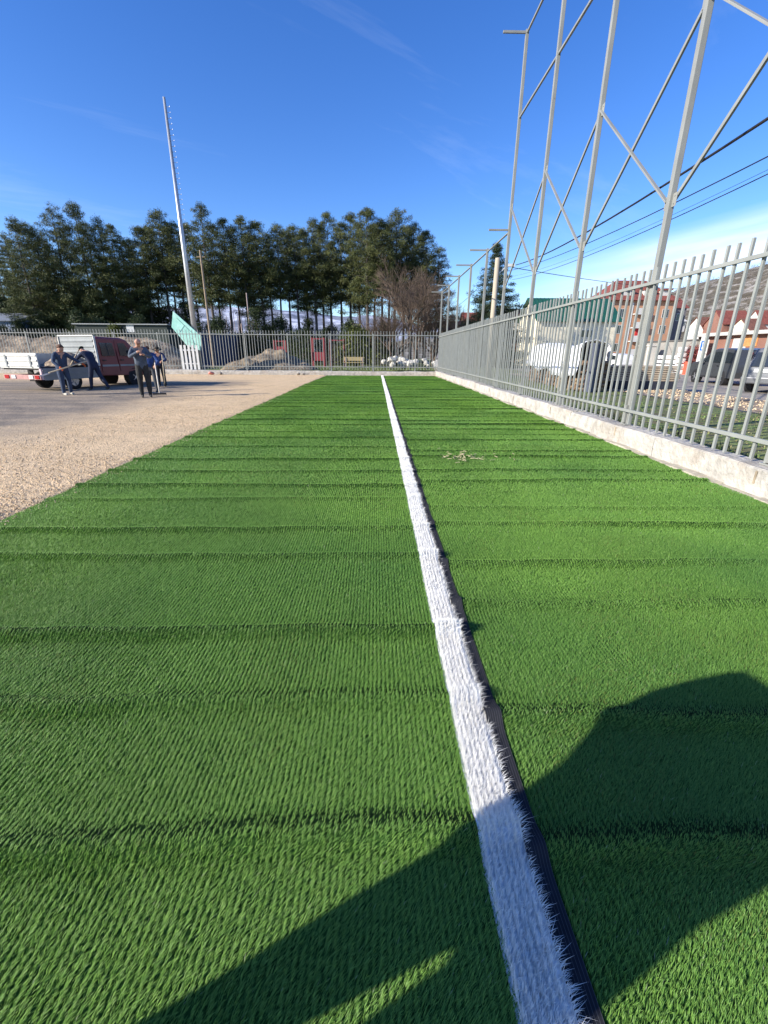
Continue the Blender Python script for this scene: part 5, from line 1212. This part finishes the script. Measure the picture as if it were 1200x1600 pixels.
    for a, b, z, r_ in segs:
        A = np.array(a); d = np.array(b) - A; L2 = d @ d + 1e-9; t = np.clip(((co - A) @ d) / L2, 0, 1); dist = np.linalg.norm(co - A - t[:, None] * d, axis=1) - r_ * .6
        k = dist < best; best[k] = dist[k]; zi[k] = z
    nm.polygons.foreach_set('material_index', zi.astype(np.int32)); nm.polygons.foreach_set('use_smooth', np.ones(len(zi), bool)); nm.name = 'person'
    o = bpy.data.objects.new('person', nm); link(o); o.location = pos; o.rotation_euler = (0, 0, face); o.scale = (scale,) * 3; tag(o, lab, 'person')
    def shell(name, mm, r_, cut, brim=0.0, lift=0.0):
        bm = bmesh.new(); bmesh.ops.create_uvsphere(bm, u_segments=16, v_segments=10, radius=1)
        bmesh.ops.delete(bm, geom=[q for q in bm.verts if q.co.z < cut + (.42 * max(0, q.co.y) if not brim else 0)], context='VERTS')
        side = fw.cross(up_); R3 = Matrix((side, fw, up_)).transposed()
        for q in bm.verts: q.co = (hd + up_ * (.025 + lift)) + R3 @ Vector((q.co.x * r_ * .90, q.co.y * r_ * 1.08 - .008, q.co.z * r_ * 1.08))
        me_ = bpy.data.meshes.new(name); bm.to_mesh(me_); bm.free(); me_.materials.append(mm); me_.polygons.foreach_set('use_smooth', [True] * len(me_.polygons)); h = bpy.data.objects.new(name, me_); link(h, o); sm = h.modifiers.new('t', 'SOLIDIFY'); sm.thickness = .012
        if brim:
            m = MB(); c = hd + up_ * (.025 + lift + cut * r_); n_ = 20; vs = []
            for rr_, dz in ((r_ * .9, 0), (r_ + brim, -.012), (r_ + brim, -.004), (r_ * .9, .010)):
                for k in range(n_): t = 6.283 * k / n_; vs.append(c + side * math.cos(t) * rr_ + fw * math.sin(t) * rr_ * 1.05 + up_ * dz)
            m.add(vs, [(i * n_ + k, i * n_ + (k + 1) % n_, ((i + 1) % 4) * n_ + (k + 1) % n_, ((i + 1) % 4) * n_ + k) for i in range(4) for k in range(n_)]); m.build('brim', mm, h)
    if hair: shell(*hair)
    return o
def joints(**k):
    J = dict(pelvis=(0, 0, .95), waist=(0, .01, 1.10), chest=(0, 0, 1.32), neck=(0, .01, 1.50), head=(0, .03, 1.62), shL=(-.19, 0, 1.42), shR=(.19, 0, 1.42), elL=(-.27, -.02, 1.14), elR=(.27, -.02, 1.14), wrL=(-.26, .10, .92), wrR=(.26, .10, .92),
             hipL=(-.095, 0, .90), hipR=(.095, 0, .90), knL=(-.11, .03, .50), knR=(.11, .03, .50), anL=(-.12, 0, .10), anR=(.12, 0, .10)); J.update(k); return J
def to_world(pos, face, p): c, s = math.cos(face), math.sin(face); return Vector((pos[0] + p[0] * c - p[1] * s, pos[1] + p[0] * s + p[1] * c, pos[2] + p[2]))
def tool(name, lab, a, b, kind, mm=None):
    a, b = Vector(a), Vector(b); o = tag(empty(name, (0, 0, 0)), lab, name.replace('_', ' '))
    m = MB(); m.cyl(a, b, .019, .021, 8); m.build('shaft', mm or mat('ash_handle', (.52, .42, .28), rough=.6, var=.15), o, smooth=True)
    d = (b - a).normalized(); sd_ = d.cross(Vector((0, 0, 1))).normalized(); nr = sd_.cross(d)
    m = MB()
    if kind == 'shovel':
        pts = [(-.05, 0), (-.12, .06), (-.125, .22), (-.07, .30), (0, .33), (.07, .30), (.125, .22), (.12, .06), (.05, 0)]
        vs = [b + d * y + sd_ * x + nr * (.10 * abs(x) - .02) for x, y in pts]; vs += [q - nr * .006 for q in vs]; n = len(pts)
        m.add(vs, [tuple(range(n)), tuple(range(2 * n - 1, n - 1, -1))] + [(i, (i + 1) % n, n + (i + 1) % n, n + i) for i in range(n)]); m.build('blade', mat('worn_steel', (.20, .19, .18), rough=.5, metal=.5), o)
    else:
        m.bar(b - sd_ * .22, b + sd_ * .22, .06, .05); 
        for k in range(12): c = b + sd_ * (-.21 + .038 * k); m.cyl(c, c + d * .09 - Vector((0, 0, .02)), .008, .006, 4)
        m.build('head', DARKP, o)
    return o
F = lambda deg: R_(deg)
# worker with shovel at the open side of the truck (faces the camera, turned to the bed)
P1, f1 = (-11.2, 16.6, .0), F(-118)
J1 = joints(pelvis=(0, -.02, .93), waist=(0, .03, 1.08), chest=(0, .07, 1.30), neck=(0, .12, 1.47), head=(0, .17, 1.57), look=(.1, 1, -.25), shL=(-.19, .08, 1.39), shR=(.19, .08, 1.39), elR=(.33, .16, 1.14), wrR=(.26, .36, .98), elL=(-.38, .20, 1.20), wrL=(-.52, .34, 1.08), knL=(-.12, .05, .50), knR=(.12, .05, .50))
person('worker in blue jacket and jeans with orange gloves, holding a shovel across', P1, f1, J1, (SKIN, cloth('worn_blue_jacket', (.035, .055, .095)), DENIM, SHOEP, GLOVE), ('hair', HAIRB, .118, -.05))
a, b = to_world(P1, f1, (-.66, .42, 1.16)), to_world(P1, f1, (.72, .52, .80)); tool('shovel', 'shovel with pale handle held across by the worker in jeans', a, b, 'shovel')
# worker leaning into the bed
P2, f2 = (-11.6, 19.1, .0), F(70)
J2 = joints(pelvis=(0, -.05, .93), waist=(.02, .06, 1.10), chest=(.03, .22, 1.33), neck=(.03, .36, 1.48), head=(.03, .45, 1.54), look=(0, 1, -.5), shL=(-.17, .24, 1.42), shR=(.21, .24, 1.42), elL=(-.30, .42, 1.22), wrL=(-.22, .62, 1.12), elR=(.28, .48, 1.22), wrR=(.10, .68, 1.30), knL=(-.12, .10, .52), anL=(-.14, .16, .10), knR=(.14, -.14, .50), anR=(.16, -.42, .12))
person('worker in dark navy clothes bending over the lowered side board', P2, f2, J2, (SKIN, NAVYJ, NAVYJ, SHOE, SKIN), ('cap', cloth('dark_green_cap', (.03, .05, .035)), .122, .05))
a, b = to_world(P2, f2, (.02, .55, 1.62)), to_world(P2, f2, (-.34, .86, .92)); tool('shovel', 'shovel worked in the truck bed by the worker in dark navy', a, b, 'shovel')
# tall bald worker with broom
P3, f3 = (-8.02, 15.9, .0), F(-150)
J3 = joints(head=(0, .06, 1.66), neck=(0, .02, 1.52), chest=(0, .0, 1.34), look=(-.3, 1, -.1), shL=(-.20, .0, 1.45), shR=(.20, .0, 1.45), elL=(-.30, .10, 1.22), wrL=(-.10, .30, 1.30), elR=(.30, .12, 1.22), wrR=(.08, .30, 1.36))
person('tall bald worker in dark overalls with raised forearms, nearest the camera', P3, f3, J3, (SKIN, GREYJ, DKOVER, SHOE, SKIN), None, 1.08)
# worker half hidden behind him
P4, f4 = (-8.70, 17.9, 0), F(-170)
J4 = joints(pelvis=(0, 0, .93), head=(0, .08, 1.55), neck=(0, .05, 1.45), chest=(0, .02, 1.28), shL=(-.19, .02, 1.38), shR=(.19, .02, 1.38), elL=(-.34, .10, 1.14), wrL=(-.28, .34, 1.00), elR=(.30, .1, 1.14), wrR=(.14, .34, .98))
person('worker in bright blue jacket half hidden behind the tall bald one', P4, f4, J4, (SKIN, BLUEJ, cloth('grey_trousers', (.07, .075, .085)), SHOE, SKIN), ('hair', HAIRB, .118, -.02))
a, b = to_world(P4, f4, (-.30, .42, 1.10)), Vector((-7.75, 16.3, .08)); tool('broom', 'push broom with thick pale handle standing beside the bald worker', a, b, 'broom', mat('pale_handle', (.62, .56, .46), rough=.6))
# worker with hat and thin pole
P5, f5 = (-9.78, 21.0, 0), F(-160)
J5 = joints(head=(0, .07, 1.56), neck=(0, .04, 1.45), chest=(0, .02, 1.29), look=(.4, 1, -.15), shL=(-.19, .02, 1.38), shR=(.19, .02, 1.38), elL=(-.30, .12, 1.14), wrL=(-.16, .34, 1.10), elR=(.30, .0, 1.12), wrR=(.22, .22, 1.0))
person('worker in dark blue jacket and brimmed hat leaning on a thin pole', P5, f5, J5, (SKIN, cloth('dark_blue_cloth', (.03, .045, .11)), BLACKC, SHOE, SKIN), ('hat', cloth('dark_hat', (.035, .03, .022)), .125, .12, .07))
a, b = to_world(P5, f5, (-.20, .44, 1.38)), to_world(P5, f5, (-.14, .46, .14)); tool('rake', 'rake with thin pale handle held by the worker in the hat', a, b, 'rake')

# the person standing just outside the frame whose shadow falls across the turf
PS, fs_ = (-1.41, .0, .03), F(-68)
JS = joints(pelvis=(-.01, 0, .95), waist=(-.085, .0, 1.12), chest=(-.08, 0, 1.34), neck=(-.02, .01, 1.52), head=(-.02, .04, 1.64), shL=(-.31, 0, 1.52), shR=(.15, 0, 1.43), elL=(-.385, .02, 1.34), wrL=(-.24, .06, 1.03), elR=(.17, .05, 1.15), wrR=(.15, .16, .92),
            hipL=(-.125, 0, .90), hipR=(.135, 0, .90), knL=(-.112, .02, .5), knR=(.125, .02, .5), anL=(-.11, 0, .10), anR=(.13, 0, .10))
person('person in loose dark jacket standing on the turf, casting the long foreground shadow', PS, fs_, JS, (SKIN, NAVYJ, BLACKC, SHOE, SKIN), ('hair', HAIRB, .118, -.05), 1.0, bulk=1.62, coat=1.20)
